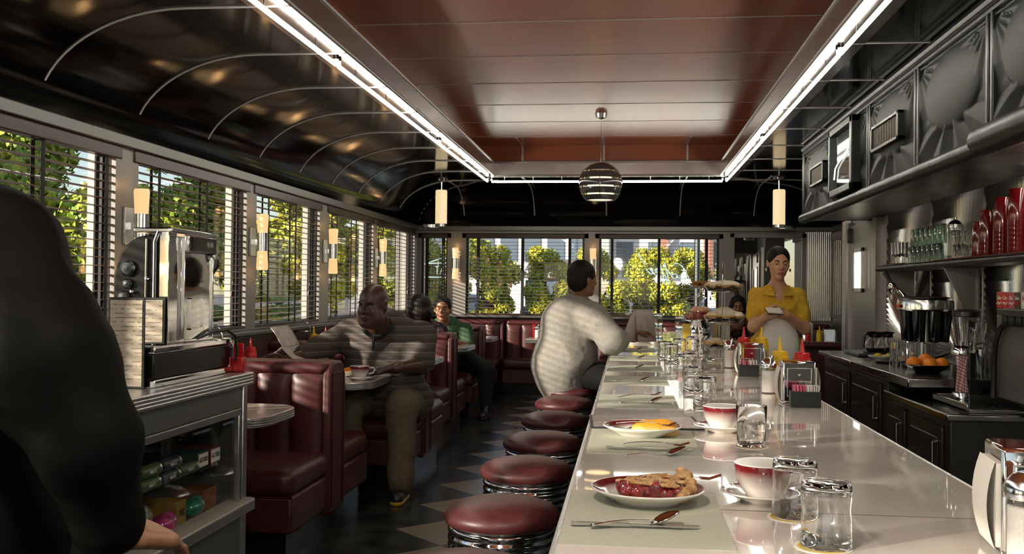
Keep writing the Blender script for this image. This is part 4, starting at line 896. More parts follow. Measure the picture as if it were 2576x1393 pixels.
# glassware
gpr = [(0, 0), (.036, 0), (.039, .002), (.041, .02), (.0425, .06), (.0445, .116), (.0438, .118), (.0429, .116), (.0409, .06), (.0392, .02), (.034, .011), (0, .010)]
def flute(n, a): return lambda t, z: a * math.cos(n * t) * min(1, max(0, z * 30)) * (1 if z < .085 else 0)
def glass_mb(prof, n=60, fl=None): return MB().lathe([(r + (1e-7 if not r else 0), z) for r, z in prof] if False else prof, n, flute=fl)
inv = [(r, .118 - z) for r, z in gpr[::-1]]
inv2 = [(0, .108), (.033, .1075), (.0375, .104), (.040, .10), (.042, .10), (.0435, .105), (.0425, .113), (.036, .118), (0, .1175)]
tu = [(.0445, 0), (.0435, .004), (.042, .03), (.0425, .052), (.0405, .062), (.0415, .075), (.042, .090), (.040, .098), (.034, .103), (0, .104)]
tumb = [(0, .114), (.036, .114), (.0425, .111), (.0445, .104), (.0440, .090), (.0425, .070), (.0440, .055), (.0435, .03), (.0455, 0)] + tu
to_ = [(.0452, .002), (.0434, .03), (.0437, .050), (.0420, .063), (.0434, .076), (.0440, .09), (.0436, .104)]
tumb = [(0, .1065), (.036, .106)] + [(r - .0016, z) for r, z in to_[::-1]] + [(.0444, 0)] + to_ + [(.0415, .1125), (.036, .1145), (0, .114)]
tg = obj('tumbler', MB().lathe(tumb, 48, flute=lambda a, z: .012 * math.cos(8 * a) if .03 < z < .095 else 0), m_glass, loc=(.352, 1.80, ZK + .0016), ang=1.3); tag(tg, 'upturned glass tumbler at the front right, nearest the camera', 'glass', 'glass tumblers along the counter')
tumbs = [((.335, 2.03), 'upturned glass tumbler in front of the nearest coffee cup'), ((.302, 3.93), 'upturned glass tumbler just past the second coffee cup'), ((.292, 4.47), 'upturned glass tumbler second past the second coffee cup'), ((.273, 6.30), 'tall stacked glass tumbler by the pale shirted man, nearest of its cluster'), ((.245, 6.62), 'glass tumbler behind the nearest of the cluster by the pale shirted man'), ((.34, 5.42), 'upturned glass tumbler midway between menu and pie stand'),
         ((.47, 7.33), 'glass tumbler left of the pie stand'), ((.36, 7.0), 'glass tumbler between the cluster and the pie stand'), ((.45, 8.7), 'glass tumbler standing tall against the far red bench'), ((.45, 8.7, .115), 'glass tumbler stacked on top of the one against the far red bench'), ((.28, 9.37), 'glass tumbler by the white sugar jar far along the counter'), ((.28, 9.37, .115), 'glass tumbler stacked on the one by the far white sugar jar')]
for p, lab in tumbs: dup(tg, lab, (p[0], p[1], ZK + .0016 + (p[2] if len(p) > 2 else 0)))
wg = thing('water_glass', 'glass half full of water on the coaster beside the second cup', 'glass', (.357, 2.915, ZK + .0016)); obj('glass', MB().lathe(gpr, 48), m_glass, wg, ang=1.2)
obj('water', MB().lathe([(0, .0105), (.0338, .0115), (.0390, .0205), (.0406, .0605), (.0408, .066), (0, .066)], 48), m_water, wg, ang=1)
dup(wg, "glass of water in front of the bald man's chest", (-2.06, 6.5, .7805))
def coaster(lab, x, y):
    o = thing('coaster', lab, 'coaster', (x, y, ZK), 0, 'gold ringed coasters'); obj('disc', MB().lathe([(0, 0), (.05, 0), (.05, .0012), (0, .0012)], 36), m_label, o); obj('ring', MB().lathe([(.036, .0013), (.044, .0013), (.044, .0016), (.036, .0016), (.036, .0013)], 36), m_gold, o)
coaster('gold-ringed coaster under the front right tumbler', .345, 1.79); coaster('gold-ringed coaster under the tumbler by the nearest cup', .329, 2.015); coaster('gold-ringed coaster under the glass of water', .357, 2.915)
# squeeze bottles
def squeeze(lab, kind, m, loc, rz=0, s=1):
    o = thing(kind, lab, 'squeeze bottle', loc, rz, 'squeeze bottles'); obj('bottle', MB().lathe([(0, 0), (.036, 0), (.040, .006), (.041, .02), (.040, .130), (.0385, .146), (.034, .150), (.0, .150)], 28), m, o, ang=.9)
    obj('cap', MB().lathe([(.0385, .148), (.0385, .160), (.033, .162), (.033, .180), (.029, .184), (.0115, .187), (.0075, .212), (.0038, .245), (0, .246)], 24), m, o, ang=.7); o.scale = (s,) * 3; return o
k1 = squeeze('red ketchup squeeze bottle behind the nearest napkin holder', 'ketchup_bottle', m_red, (.757, 4.42, ZK)); y1 = squeeze('yellow mustard squeeze bottle by the nearest napkin holder', 'mustard_bottle', m_yel, (.675, 4.51, ZK))
dup(k1, 'red ketchup squeeze bottle behind the second napkin holder', (.66, 5.76, ZK)); dup(y1, 'yellow mustard squeeze bottle behind the second napkin holder', (.765, 5.80, ZK)); dup(y1, 'yellow mustard squeeze bottle beyond the chocolate cake', (.055, 9.6, ZK), scale=.75)
dup(k1, 'red ketchup squeeze bottle on the table by the far mirror, right of the waitress', (2.08, 11.75, .78), scale=.85); dup(y1, 'yellow mustard squeeze bottle on the table by the far mirror', (2.2, 11.72, .78), scale=.85)
dup(k1, "red ketchup squeeze bottle at the window end of the bald man's table", (-2.56, 6.46, .78)); dup(y1, "yellow mustard squeeze bottle at the window end of the bald man's table", (-2.66, 6.42, .78)); dup(y1, 'yellow mustard squeeze bottle at the window end of the table behind the bald man', (-2.68, 8.18, .78), scale=1.05); dup(k1, 'red ketchup squeeze bottle at the window end of the table behind the bald man', (-2.58, 8.2, .78), scale=1.05)
dup(k1, "red ketchup squeeze bottle on the far table, at the pale shirted man's back", (-1.16, 12.2, .78), scale=.9); dup(y1, "yellow mustard squeeze bottle on the far table, at the pale shirted man's back", (-1.03, 12.2, .78), scale=.9)
# shakers
m_sug = M('sugar', (.80, .77, .72), .9, bump=.3, bs=200)
def shaker(lab, loc, grp='glass sugar shakers', s=1, base=None):
    if base: return dup(base, lab, loc, scale=s)
    o = thing('sugar_shaker', lab, 'shaker', loc, 0, grp); fl = lambda a, z: .03 * math.cos(12 * a) if .01 < z < .105 else 0
    obj('jar', MB().lathe([(0, .004), (.0285, .004), (.0295, .008), (.0295, .10), (.026, .118), (.0285, .118), (.0325, .104), (.0325, .008), (.030, 0), (0, 0)], 48, flute=fl), m_acrylic, o, ang=1.2)
    obj('sugar', MB().lathe([(0, .0045), (.0275, .005), (.0283, .012), (.0283, .095), (0, .1)], 32), m_sug, o)
    obj('lid', MB().lathe([(.0335, .108), (.0345, .112), (.0345, .124), (.033, .127), (.030, .134), (.021, .145), (.008, .150), (0, .1505)], 28), m_chrome2, o, ang=.8); obj('spout', MB().tube([(.012, 0, .143), (.016, 0, .158)], .006, 10), m_chrome2, o); o.scale = (s,) * 3; return o
s1 = shaker('glass sugar shaker left of the nearest mustard bottle', (.62, 4.46, ZK), s=1.05)
shaker('glass sugar shaker in front of the second napkin holder, left of it', (.594, 5.88, ZK), s=1.08, base=s1); shaker('big sugar shaker cut by the right edge, nearest the camera', (.655, 1.71, ZK), s=1.06, base=s1); shaker('small white sugar jar far along the counter', (.235, 9.3, ZK), s=.9, base=s1)
shaker("glass sugar shaker on the far table, at the pale shirted man's back", (-1.1, 11.95, .78), s=1.05, base=s1)
# napkin holders
m_nap = M('napkins', (.82, .79, .73), .85)
def napkin(lab, loc, rz=0, base=None, s=1):
    if base: return dup(base, lab, loc, rz, scale=s)
    o = thing('napkin_holder', lab, 'napkin holder', loc, rz, 'chrome napkin holders')
    obj('case', MB().box(-.064, .064, -.06, .06, .006, .17), m_chrome, o, .006); obj('foot', MB().box(-.066, .066, -.062, .062, 0, .012), m_chrome2, o, .003)
    f = MB()
    for a0, a1, b0, b1 in ((-.048, .048, .142, .145), (-.048, .048, .03, .033), (-.048, -.045, .03, .145), (.045, .048, .03, .145)): f.box(a0, a1, -.0625, -.0595, b0, b1)
    obj('panel_border', f, m_steel, o, .001); obj('latch', MB().tube([(-.006, -.062, .12), (0, -.066, .114), (.006, -.062, .12)], .002, 6), m_steel, o)
    for sx in (-1, 1):
        obj('napkins', MB().grid(6, 8, lambda u, v: (sx * (.062 + .022 * math.sin(pi * (.12 + .76 * v)) ** .8), (-.052 + .104 * u) * (1 if sx > 0 else -1), .012 + .135 * v)).box(sx * .066 - .004, sx * .066 + .004, -.05, .05, .015, .145), m_nap, o)
    return o
n1 = napkin('chrome napkin holder nearest the camera in the counter middle', (.682, 4.10, ZK), .0); napkin('chrome napkin holder second along the counter', (.662, 5.45, ZK), 0, n1); napkin('chrome napkin holder half hidden behind the pie stand', (.70, 8.75, ZK), 0, n1, 1.25)
napkin('big chrome napkin holder cut off by the right edge', (.712, 1.82, ZK), -.12, n1, 1.1)
napkin('chrome napkin holder on the table by the far mirror', (2.32, 11.8, .78), 0, n1)
# sweetener caddies and their packets
m_pk = [M('pink_packet', (.72, .16, .26), .6), M('white_packet', (.78, .74, .70), .6)]
pk = None
def caddy(lab, loc, w, which):
    global pk
    o = thing('sweetener_caddy', lab, 'caddy', loc, 0, 'black sweetener caddies'); m = MB().box(-w, w, -.03, .03, 0, .006)
    for a0, a1, b0, b1 in ((-w, w, -.03, -.025), (-w, w, .025, .03), (-w, -w + .005, -.03, .03), (w - .005, w, -.03, .03)): m.box(a0, a1, b0, b1, .004, .062)
    obj('box', m, m_blackp, o, .003)
    for k in range(18):
        c = 0 if k < 9 else 1; lab2 = ('pink' if c == 0 else 'white') + ' sweetener packet in the ' + which + ' black caddy'; x = loc[0] - w + .012 + k * (2 * w - .024) / 17; L = (x, loc[1] + R.uniform(-.003, .003), loc[2] + .007)
        if pk is None:
            pk = [tag(obj('sweetener_packet', MB().box(-.0016, .0016, -.022, .022, 0, .078), m_pk[q]), lab2, 'packet') for q in (0, 1)]
        q = pk[c].copy(); COL.objects.link(q); q.location = L; q.rotation_euler = (0, R.uniform(-.08, .08), R.uniform(-.04, .04)); q['label'] = lab2; q['group'] = ('pink' if c == 0 else 'white') + ' packets in the ' + which + ' caddy'
caddy('black sweetener caddy in front of the nearest napkin holder', (.690, 3.96, ZK), .057, 'nearest'); caddy('black sweetener caddy in front of the second napkin holder', (.635, 5.32, ZK), .052, 'second')
for q in pk: bpy.data.objects.remove(q)
# wire pie stand with three glass plates of cream pie
m_wire = M('stand_wire', (.5, .5, .5), .2, 1)
o = thing('pie_stand', 'three-tier chrome wire pie stand with a tall looped handle', 'stand', (.62, 6.56, ZK))
for s in (-1, 1): obj('upright', MB().tube([(s * .018, s * .10, 0), (s * .018, s * .10, .48)], .0035, 8), m_wire, o)
obj('handle', MB().tube([(-.018 + .036 * (.5 - .5 * math.cos(pi * k / 12)), -.10 + .2 * (.5 - .5 * math.cos(pi * k / 12)), .48 + .165 * math.sin(pi * k / 12) ** .7) for k in range(13)], .0035, 8), m_wire, o)
for z in (.075, .245, .445): obj('ring', MB().tube([(.105 * math.cos(a), .105 * math.sin(a), z) for a in [2 * pi * k / 32 for k in range(32)]], .003, 6, closed=True), m_wire, o)
obj('base', MB().tube([(.11 * math.cos(a), .11 * math.sin(a), .004) for a in [2 * pi * k / 32 for k in range(32)]], .004, 6, closed=True), m_wire, o)
m_cream = M('whipped_cream', (.78, .72, .60), .6, var=.15, vs=40, vcol=(.70, .55, .33), bump=.5, bs=60)
def pie(lab, loc, r, h, slice_=0):
    o = thing('cream_pie', lab, 'pie', loc, 0, 'pies on the wire stand'); obj('glass_plate', MB().lathe([(0, 0), (r * .8, 0), (r * .97, .032), (r, .034), (r * .95, .034), (r * .78, .005), (0, .005)], 40), m_glass, o, ang=1)
    r3 = random.Random(int(h * 1000)); P = [('c', (0, 0, .03), (0, 0, .03 + h * .3), r * .55, r * .4)]
    if slice_: P = [('e', (-.05, 0, .035), (.055, .045, .022)), ('e', (-.02, .01, .045), (.04, .04, .02)), ('e', (.03, 0, .034), (.035, .03, .018))]
    else:
        P = [('e', (0, 0, .034), (r * .93, r * .93, .024)), ('e', (0, 0, .036), (r * .62, r * .62, h))] + [('e', (a[0], a[1], .04 + h * .5 * (1 - math.hypot(*a) / r)), (.02, .02, .015)) for a in [((r3.random() - .5) * 1.5 * r, (r3.random() - .5) * 1.5 * r) for _ in range(26)] if math.hypot(*a) < r * .85]
    obj('filling', sdf(P, .007, .012), m_cream, o, ang=2)
    obj('crust', MB().tube([(r * .9 * math.cos(a), r * .9 * math.sin(a), .034 + .003 * math.sin(9 * a)) for a in [2 * pi * k / 48 for k in range(48)]], .010, 8, closed=True), m_crust, o)
pie('cream pie on the top plate of the wire stand', (.62, 6.56, ZK + .449), .132, .035); pie('tall cream pie on the middle plate of the wire stand', (.625, 6.56, ZK + .249), .138, .062); pie('half eaten cream pie on the lowest plate of the wire stand', (.60, 6.56, ZK + .079), .125, .03, 1)
# domed cake stand
o = thing('cake_stand', 'chrome cake stand with a clear dome behind the pie stand', 'cake stand', (.60, 8.6, ZK)); obj('pedestal', MB().lathe([(0, 0), (.085, 0), (.09, .01), (.08, .03), (.095, .06), (.1, .1), (.085, .15), (.06, .18), (.12, .195), (.165, .2), (.165, .208), (0, .208)], 40, flute=lambda a, z: .07 * math.cos(10 * a) if .02 < z < .17 else 0), m_chrome, o, ang=.9)
obj('dome', MB().lathe([(.150, .209), (.150, .34), (.142, .37), (.10, .392), (.0, .40)], 40), m_acrylic, o, ang=1.4); obj('knob', MB().lathe([(.006, .4), (.012, .41), (.014, .42), (0, .43)], 14), m_glass, o)
rg = thing('layer_cake', 'red iced cake with cream top under the clear dome', 'cake', (.60, 8.6, ZK + .208)); obj('sponge', MB().lathe([(0, 0), (.11, 0), (.112, .05), (.0, .055)], 30), M('red_cake', (.25, .03, .02), .5), rg); obj('icing', sdf([('e', (.02, 0, .07), (.09, .09, .03)), ('e', (.05, .03, .09), (.03, .03, .02)), ('e', (-.02, .03, .09), (.03, .03, .02))], .008, .02), M('peach_icing', (.6, .3, .16), .5, var=.4, vs=40), rg)
pt = thing('pastry_plate', 'glass pastry plate on a stem beside the top of the wire stand', 'stand', (.66, 9.1, ZK)); obj('plate', MB().lathe([(0, .47), (.10, .475), (.125, .49), (.125, .494), (.1, .48), (0, .477)], 32), m_glass, pt); obj('stem', MB().tube([(0, 0, 0), (0, 0, .47)], .01), m_glass, pt); obj('foot', MB().lathe([(0, 0), (.08, 0), (.08, .008), (0, .012)], 28), m_glass, pt)
mf = None
for k, (dx, dy) in enumerate(((-.05, -.02), (.03, -.03), (-.01, .05))):
    m_ = thing('muffin', 'brown muffin on the stemmed pastry plate', 'muffin', (.66 + dx, 9.1 + dy, ZK + .476), 0, 'muffins on the pastry plate') if not mf else dup(mf, 'brown muffin on the stemmed pastry plate', (.66 + dx, 9.1 + dy, ZK + .476), k * 1.)
    if not mf: mf = m_; obj('cup', MB().lathe([(0, 0), (.025, 0), (.034, .035), (0, .035)], 20), m_crust, mf); obj('top', sdf([('e', (0, 0, .04), (.04, .04, .022)), ('e', (.012, 0, .05), (.02, .02, .014))], .006, .01), M('muffin_top', (.28, .11, .03), .7, bump=.5, bs=60), mf)
yc = thing('table_card', 'yellow and white card standing by the cake stand', 'card', (.50, 8.45, ZK)); obj('front', MB().box(-.04, .03, -.002, .0, 0, .17), M('yellow_card_stock', (.72, .52, .08), .6), yc, rot=(-.12, 0, .3)); obj('back', MB().box(-.03, .045, .04, .042, 0, .13), m_paper, yc, rot=(.2, 0, .3))
bk = thing('sauce_carton', 'red and yellow topped carton behind the pie stand', 'carton', (.80, 8.95, ZK)); obj('carton', MB().box(-.10, .10, -.04, .04, 0, .20), m_nap, bk, .004); obj('red_band', MB().box(-.101, .01, -.041, .041, .19, .225), m_red, bk, .003); obj('yellow_band', MB().box(.012, .101, -.041, .041, .19, .225), m_yel, bk, .003)
# table things in the booths
o = thing('wire_caddy', 'chrome wire caddy on the table behind the bald man', 'caddy', (-2.76, 8.12, .78)); 
for z in (.02, .12, .22): obj('hoop', MB().tube([(.07 * math.cos(a), .07 * math.sin(a), z) for a in [2 * pi * k / 20 for k in range(20)]], .004, 6, closed=True), m_wire, o)
for k in range(6): a = k * pi / 3; obj('wire', MB().tube([(.07 * math.cos(a), .07 * math.sin(a), 0), (.07 * math.cos(a), .07 * math.sin(a), .22)], .003, 5), m_wire, o)
obj('handle', MB().tube([(.07 * math.cos(pi * k / 8), 0, .22 + .09 * math.sin(pi * k / 8)) for k in range(9)], .004, 6), m_wire, o)
cd1 = dup(o, "chrome wire caddy at the window end of the bald man's table, behind the till", (-2.76, 6.28, .78), scale=1.1)
tn = thing('tin_caddy', 'chrome tin holder at the table end beside the till', 'caddy', (-2.62, 6.28, .78)); obj('tin', MB().lathe([(0, 0), (.055, 0), (.055, .19), (.06, .2), (.05, .215), (0, .22)], 24), m_chrome2, tn); obj('knob', MB().lathe([(.01, .22), (.02, .24), (0, .255)], 12), m_chrome2, tn)
pf = crock('fruit_plate', "red-rimmed plate in front of the bald man, holding orange peel", 'plate', pprof, m_gpl, (-1.90, 6.52, .7805), 'red rimmed plates', rim=(.1195, .0305, .0022))
for k, (x, y, a) in enumerate(((-.05, 0, .3), (.0, .01, 1.6), (.045, .0, 2.8), (.02, -.03, 4.2))):
    q = obj('orange_wedge', MB().grid(10, 6, lambda u, v: (.035 * math.cos(pi * u) * math.cos((v - .5) * 1.2), .035 * math.sin((v - .5) * 1.2), .035 * math.sin(pi * u) * math.cos((v - .5) * 1.2))), M('orange_peel', (.75, .25, .02), .4), loc=(-1.90 + x, 6.52 + y, .795), rot=(.9, .2, a)); q.modifiers.new('s', 'SOLIDIFY').thickness = .006
    tag(q, 'wedge of orange on the plate in front of the bald man', 'fruit', 'orange wedges')
def paper(lab, pts, w, loc, rz=0, th=.004, dirv=(0, 1, 0)):
    m = MB(); n = len(pts); d = Vector(dirv) * w; m.grid(n - 1, 3, lambda u, v: tuple(Vector(pts[round(u * (n - 1))]) + d * v)); q = obj('newspaper', m, m_news, loc=loc, rot=(0, 0, rz)); q.modifiers.new('s', 'SOLIDIFY').thickness = th; return tag(q, lab, 'newspaper')
m_news = NT('newsprint', rough=.8); l1 = m_news.f('LESS_THAN', m_news.f('FRACT', m_news.f('MULTIPLY', m_news.z, 130)), .5); w1 = m_news.f('GREATER_THAN', m_news.noise(16, 2), .52); m_news = m_news.col(m_news.mix(m_news.f('MULTIPLY', m_news.f('MULTIPLY', l1, w1), .6), (.52, .45, .41), (.26, .2, .19)))
paper("newspaper folded open in the bald man's hand, beside the window", [(-.36, 0, -.04), (-.2, 0, .03), (-.08, 0, .075), (-.02, 0, .12), (-.075, 0, .21), (-.105, 0, .245)], .34, (-2.26, 6.3, .86))
paper("newspaper half in the bald man's hand, sloping to the table", [(-.02, 0, .12), (.04, 0, .06), (.13, 0, .01), (.22, 0, -.01)], .34, (-2.26, 6.28, .86))
# ================================================================ BACK BAR
m_bar = M('bar_steel_top', (.30, .30, .29), .2, 1, rvar=.08); m_barf = M('bar_front', (.022, .021, .019), .32, spec=.5); m_bard = M('bar_door', (.03, .027, .024), .3, .3)
o = thing('back_bar', 'long dark steel back bar cabinet against the right wall', 'cabinet', (0, 0, 0))
obj('carcass', MB().box(1.60, 2.17, 6.32, 8.30, .1, .85).box(1.60, 2.17, 5.13, 6.32, .1, .75), m_barf, o, .004); obj('toe_kick', MB().box(1.66, 2.16, 5.2, 8.2, 0, .1), m_black, o)
obj('worktop', MB().box(1.555, 2.17, 7.2, 8.33, .865, .9).box(1.565, 2.17, 5.76, 7.2, .845, .9), m_bar, o, .008); obj('lower_ledge', MB().box(1.575, 2.17, 5.11, 6.33, .745, .78), m_bar, o, .008)
for y0, y1, z1 in ((7.35, 8.2, .80), (6.45, 7.25, .80), (5.9, 6.28, .70), (5.22, 5.8, .70)):
    d = obj('door', MB().box(1.585, 1.6, y0, y1, .14, z1).box(1.578, 1.586, y0 + .05, y1 - .05, .2, z1 - .06), m_bard, o, .004)
    obj('edge_strip', MB().box(1.58, 1.596, y0, y1, z1, z1 + .012), m_steel_d, d); obj('handle', MB().tube([(1.58, y0 + .05, z1 - .08), (1.555, y0 + .05, z1 - .08), (1.555, y0 + .05, z1 - .22), (1.58, y0 + .05, z1 - .22)], .008, 8), m_chrome2, d)
o = thing('drain_tray', 'raised steel drain tray on the low end of the back bar', 'tray', (1.93, 5.45, .78)); t = MB().box(-.24, .22, -.28, .28, 0, .02)
for b in ((-.24, -.225, -.28, .28), (.205, .22, -.28, .28), (-.24, .22, .265, .28)): t.box(*b, .0, .045)
obj('tray', t, m_bar, o, .004); obj('label', MB().box(.02, .09, .262, .264, .05, .07), m_label, o); obj('back_panel', MB().box(-.1, .22, .262, .28, .04, .11), m_steel_d, o, .003)
ZB = .901
# coffee decanters on a warmer
w = thing('coffee_warmer', 'flat black coffee warmer at the far end of the back bar', 'warmer', (1.86, 7.72, ZB)); obj('body', MB().box(-.16, .22, -.16, .34, 0, .025), m_blackp, w, .008); obj('plate', MB().lathe([(0, .025), (.085, .025), (.085, .032), (0, .032)], 28), m_black, w)
def decanter(lab, loc, rz, base=None):
    if base: return dup(base, lab, loc, rz)
    o = thing('coffee_decanter', lab, 'coffee pot', loc, rz, 'glass coffee pots'); obj('globe', MB().lathe([(0, 0), (.058, .0), (.074, .012), (.078, .035), (.066, .075), (.042, .105), (.038, .118), (.036, .118), (.040, .104), (.064, .073), (.0755, .035), (.072, .014), (.057, .003), (0, .003)], 36), m_glass, o, ang=1.2)
    obj('coffee', MB().lathe([(0, .004), (.056, .0045), (.0705, .015), (.0735, .03), (0, .03)], 32), m_dark_liq, o); obj('collar', MB().lathe([(.041, .106), (.043, .112), (.043, .135), (.06, .15), (.056, .15), (.038, .132), (.038, .108)], 30), m_blackp, o)
    obj('handle', MB().tube([(-.042, 0, .125), (-.085, 0, .14), (-.105, 0, .12), (-.115, 0, .03)], .011, 8), m_blackp, o); return o
dc = decanter('glass coffee pot with a black collar, in front on the back bar', (1.86, 7.72, ZB + .033), .5); decanter('glass coffee pot standing behind the other coffee pot', (2.0, 7.93, ZB + .026), .2, dc)
# plates of food along the bar
lp = crock('serving_plate', 'pale plate with lemon halves in front of the coffee pots', 'plate', [(r * .85, z) for r, z in pprof], m_white, (1.80, 7.26, ZB), 'plates on the back bar')
for k, (dx, dy) in enumerate(((-.03, .0), (.045, -.015))): tag(obj('lemon_half', sdf([('e', (0, 0, .018), (.03, .026, .022))], .005, .01), M('lemon', (.55, .40, .03), .45), loc=(1.80 + dx, 7.26 + dy, ZB + .011)), ('left' if k == 0 else 'right') + ' lemon half on the pale plate on the back bar', 'fruit', 'lemon halves')
cn = thing('metal_pie_tin', 'dark tin of crumbled pie beside the bowl of oranges', 'pie tin', (1.84, 6.76, ZB)); obj('tin', MB().lathe([(0, 0), (.09, 0), (.115, .03), (.118, .03), (.092, -.0), (0, .004)], 32), m_steel_d, cn); obj('pie', sdf([('e', (0, 0, .02), (.09, .09, .022)), ('e', (.03, .02, .035), (.04, .04, .016)), ('e', (-.03, -.03, .034), (.035, .03, .014))], .007, .01), m_crust, cn)
cb = thing('chrome_tray', 'oval chrome tray under the lemon plate', 'tray', (1.82, 7.02, ZB)); obj('tray', MB().lathe([(0, 0), (.12, 0), (.14, .012), (.142, .012), (.122, -.0), (0, .003)], 32), m_chrome2, cb)
bw = thing('fruit_bowl', 'black bowl of oranges on the back bar', 'bowl', (1.80, 6.20, ZB)); obj('bowl', MB().lathe([(0, 0), (.07, 0), (.105, .025), (.13, .05), (.133, .05), (.108, .022), (.07, .004), (0, .004)], 36), m_blackg, bw)
m_or = M('orange_skin', (.80, .24, .012), .38, bump=.25, bs=140)
for k, (dx, dy, dz) in enumerate(((-.075, .03, .052), (.0, -.055, .050), (.005, .06, .07), (.082, .0, .052), (.05, .085, .045))): tag(obj('orange', sdf([('e', (0, 0, 0), (.042, .042, .040))], .006, .01), m_or, loc=(1.80 + dx, 6.20 + dy, ZB + dz)), ('leftmost orange in the black bowl', 'orange at the front of the black bowl', 'orange at the back of the black bowl, highest', 'rightmost orange in the bowl, behind the straw jar', 'orange at the rear right of the black bowl')[k], 'fruit', 'oranges in the black bowl')
# drum mixer with black cups around it
mx_ = thing('drink_mixer', 'drum shaped drink mixer with a chrome lid and black cups hanging around it', 'mixer', (1.90, 6.60, ZB)); obj('lid', MB().lathe([(0, .44), (.10, .445), (.155, .445), (.168, .435), (.172, .41), (.172, .375), (.160, .365), (.12, .36), (0, .36)], 44), m_chrome2, mx_, ang=.5); obj('lid_top', MB().lathe([(.15, .446), (.15, .452), (.12, .458), (0, .46)], 40), m_blackp, mx_)
obj('column', MB().lathe([(.05, 0), (.05, .36)], 24), m_steel, mx_); obj('base', MB().lathe([(0, 0), (.15, 0), (.15, .02), (0, .025)], 40), m_steel_d, mx_); obj('badge', MB().box(-.176, -.168, -.06, .02, .385, .405), m_red, mx_)
for k in range(8): a = k * pi / 4 + .2; c = (.125 * math.cos(a), .125 * math.sin(a)); obj('cup', MB().tube([(c[0], c[1], .37), (c[0] * .9, c[1] * .9, .17)], .05, 16, rs=[.045, .034]), m_blackg, mx_, ang=.8)
gt = None
def tall_glass(lab, loc, s=1, grp='glasses on the back bar', m=None):
    global gt
    if gt is None:
        gt = tag(obj('tall_glass', MB().lathe([(.030, 0), (.027, .16), (.025, .165), (0, .166), (0, .158), (.024, .156), (.027, .0), (.030, 0)], 30, flute=lambda a, z: .03 * math.cos(10 * a) if z > .02 else 0), m_glass, loc=loc, ang=1.2), lab, 'glass', grp); return gt
    q = gt.copy(); COL.objects.link(q); q.location = loc; q.scale = (s, s, s); q['label'] = lab; q['group'] = grp
    if m: q.data = q.data.copy(); q.data.materials[0] = m
    return q
for k, (x, y) in enumerate(((1.74, 6.72), (1.74, 6.56), (1.78, 6.44), (1.86, 6.40))): tall_glass('upturned fluted glass in front of the drink mixer, number %s from the coffee pots' % ('one', 'two', 'three', 'four')[k], (x, y, ZB), 1.05)
tall_glass('upturned fluted glass left of the soda machine', (1.98, 5.84, ZB), 1.05); tall_glass('upturned fluted glass behind the one by the soda machine', (2.06, 5.84, ZB), 1.05)
def blender(lab, loc, base=None):
    if base: return dup(base, lab, loc, .5)
    o = thing('blender', lab, 'blender', loc, 0, 'blenders on the back bar'); obj('base', MB().lathe([(0, 0), (.075, 0), (.075, .02), (.06, .10), (.045, .14), (0, .14)], 24), m_blackp, o, ang=.5); obj('jug', MB().lathe([(.045, .14), (.05, .15), (.075, .35), (.072, .352), (.047, .152), (0, .15)], 30, flute=lambda a, z: .03 * math.cos(4 * a)), m_glass, o, ang=1); obj('lid', MB().lathe([(.074, .345), (.077, .35), (.077, .375), (.04, .385), (0, .385)], 28), m_blackp, o, ang=.5)
    obj('handle', MB().tube([(.06, .02, .32), (.11, .03, .31), (.11, .03, .2), (.055, .02, .19)], .008, 8), m_glass, o); obj('label', MB().box(-.012, .012, -.078, -.070, .29, .32), m_blackp, o); return o
bl1 = blender('glass blender with black base nearest the straw jar', (1.925, 5.90, ZB)); blender('glass blender behind, next to the drink mixer', (2.02, 6.20, ZB), bl1)
# straw jar
sj = thing('straw_jar', 'glass jar of pink striped straws with a chrome lid', 'jar', (1.80, 5.60, .80)); obj('jar', MB().lathe([(0, .045), (.043, .045), (.043, .26), (.047, .26), (.047, .04), (0, .04)], 32), m_acrylic, sj, ang=1); obj('base', MB().lathe([(0, 0), (.05, 0), (.05, .02), (.046, .042), (0, .042)], 28), m_chrome, sj); obj('lid', MB().lathe([(.049, .25), (.05, .27), (.045, .285), (.03, .295), (.012, .30), (.012, .318), (0, .32)], 28), m_chrome, sj)
m_str = NT('straw_stripes', rough=.4); m_str = m_str.col(m_str.mix(m_str.f('GREATER_THAN', m_str.f('FRACT', m_str.f('MULTIPLY', m_str.f('ADD', m_str.z, m_str.f('MULTIPLY', m_str.x, .5)), 55)), .5), (.75, .60, .58), (.60, .16, .20)))
s0 = None
for k in range(44):
    a, r, a2 = R.uniform(0, 6.28), .036 * math.sqrt(R.random()), R.uniform(1.0, 1.5); p = (r * math.cos(a), r * math.sin(a), .045); q = (r * .95 * math.cos(a + a2), r * .95 * math.sin(a + a2), .245)
    st_ = obj('straw', MB().tube([p, q], .0028, 6), m_str, loc=(1.80, 5.60, .80)); tag(st_, 'pink striped straw standing in the glass jar', 'straw', 'straws in the glass jar')
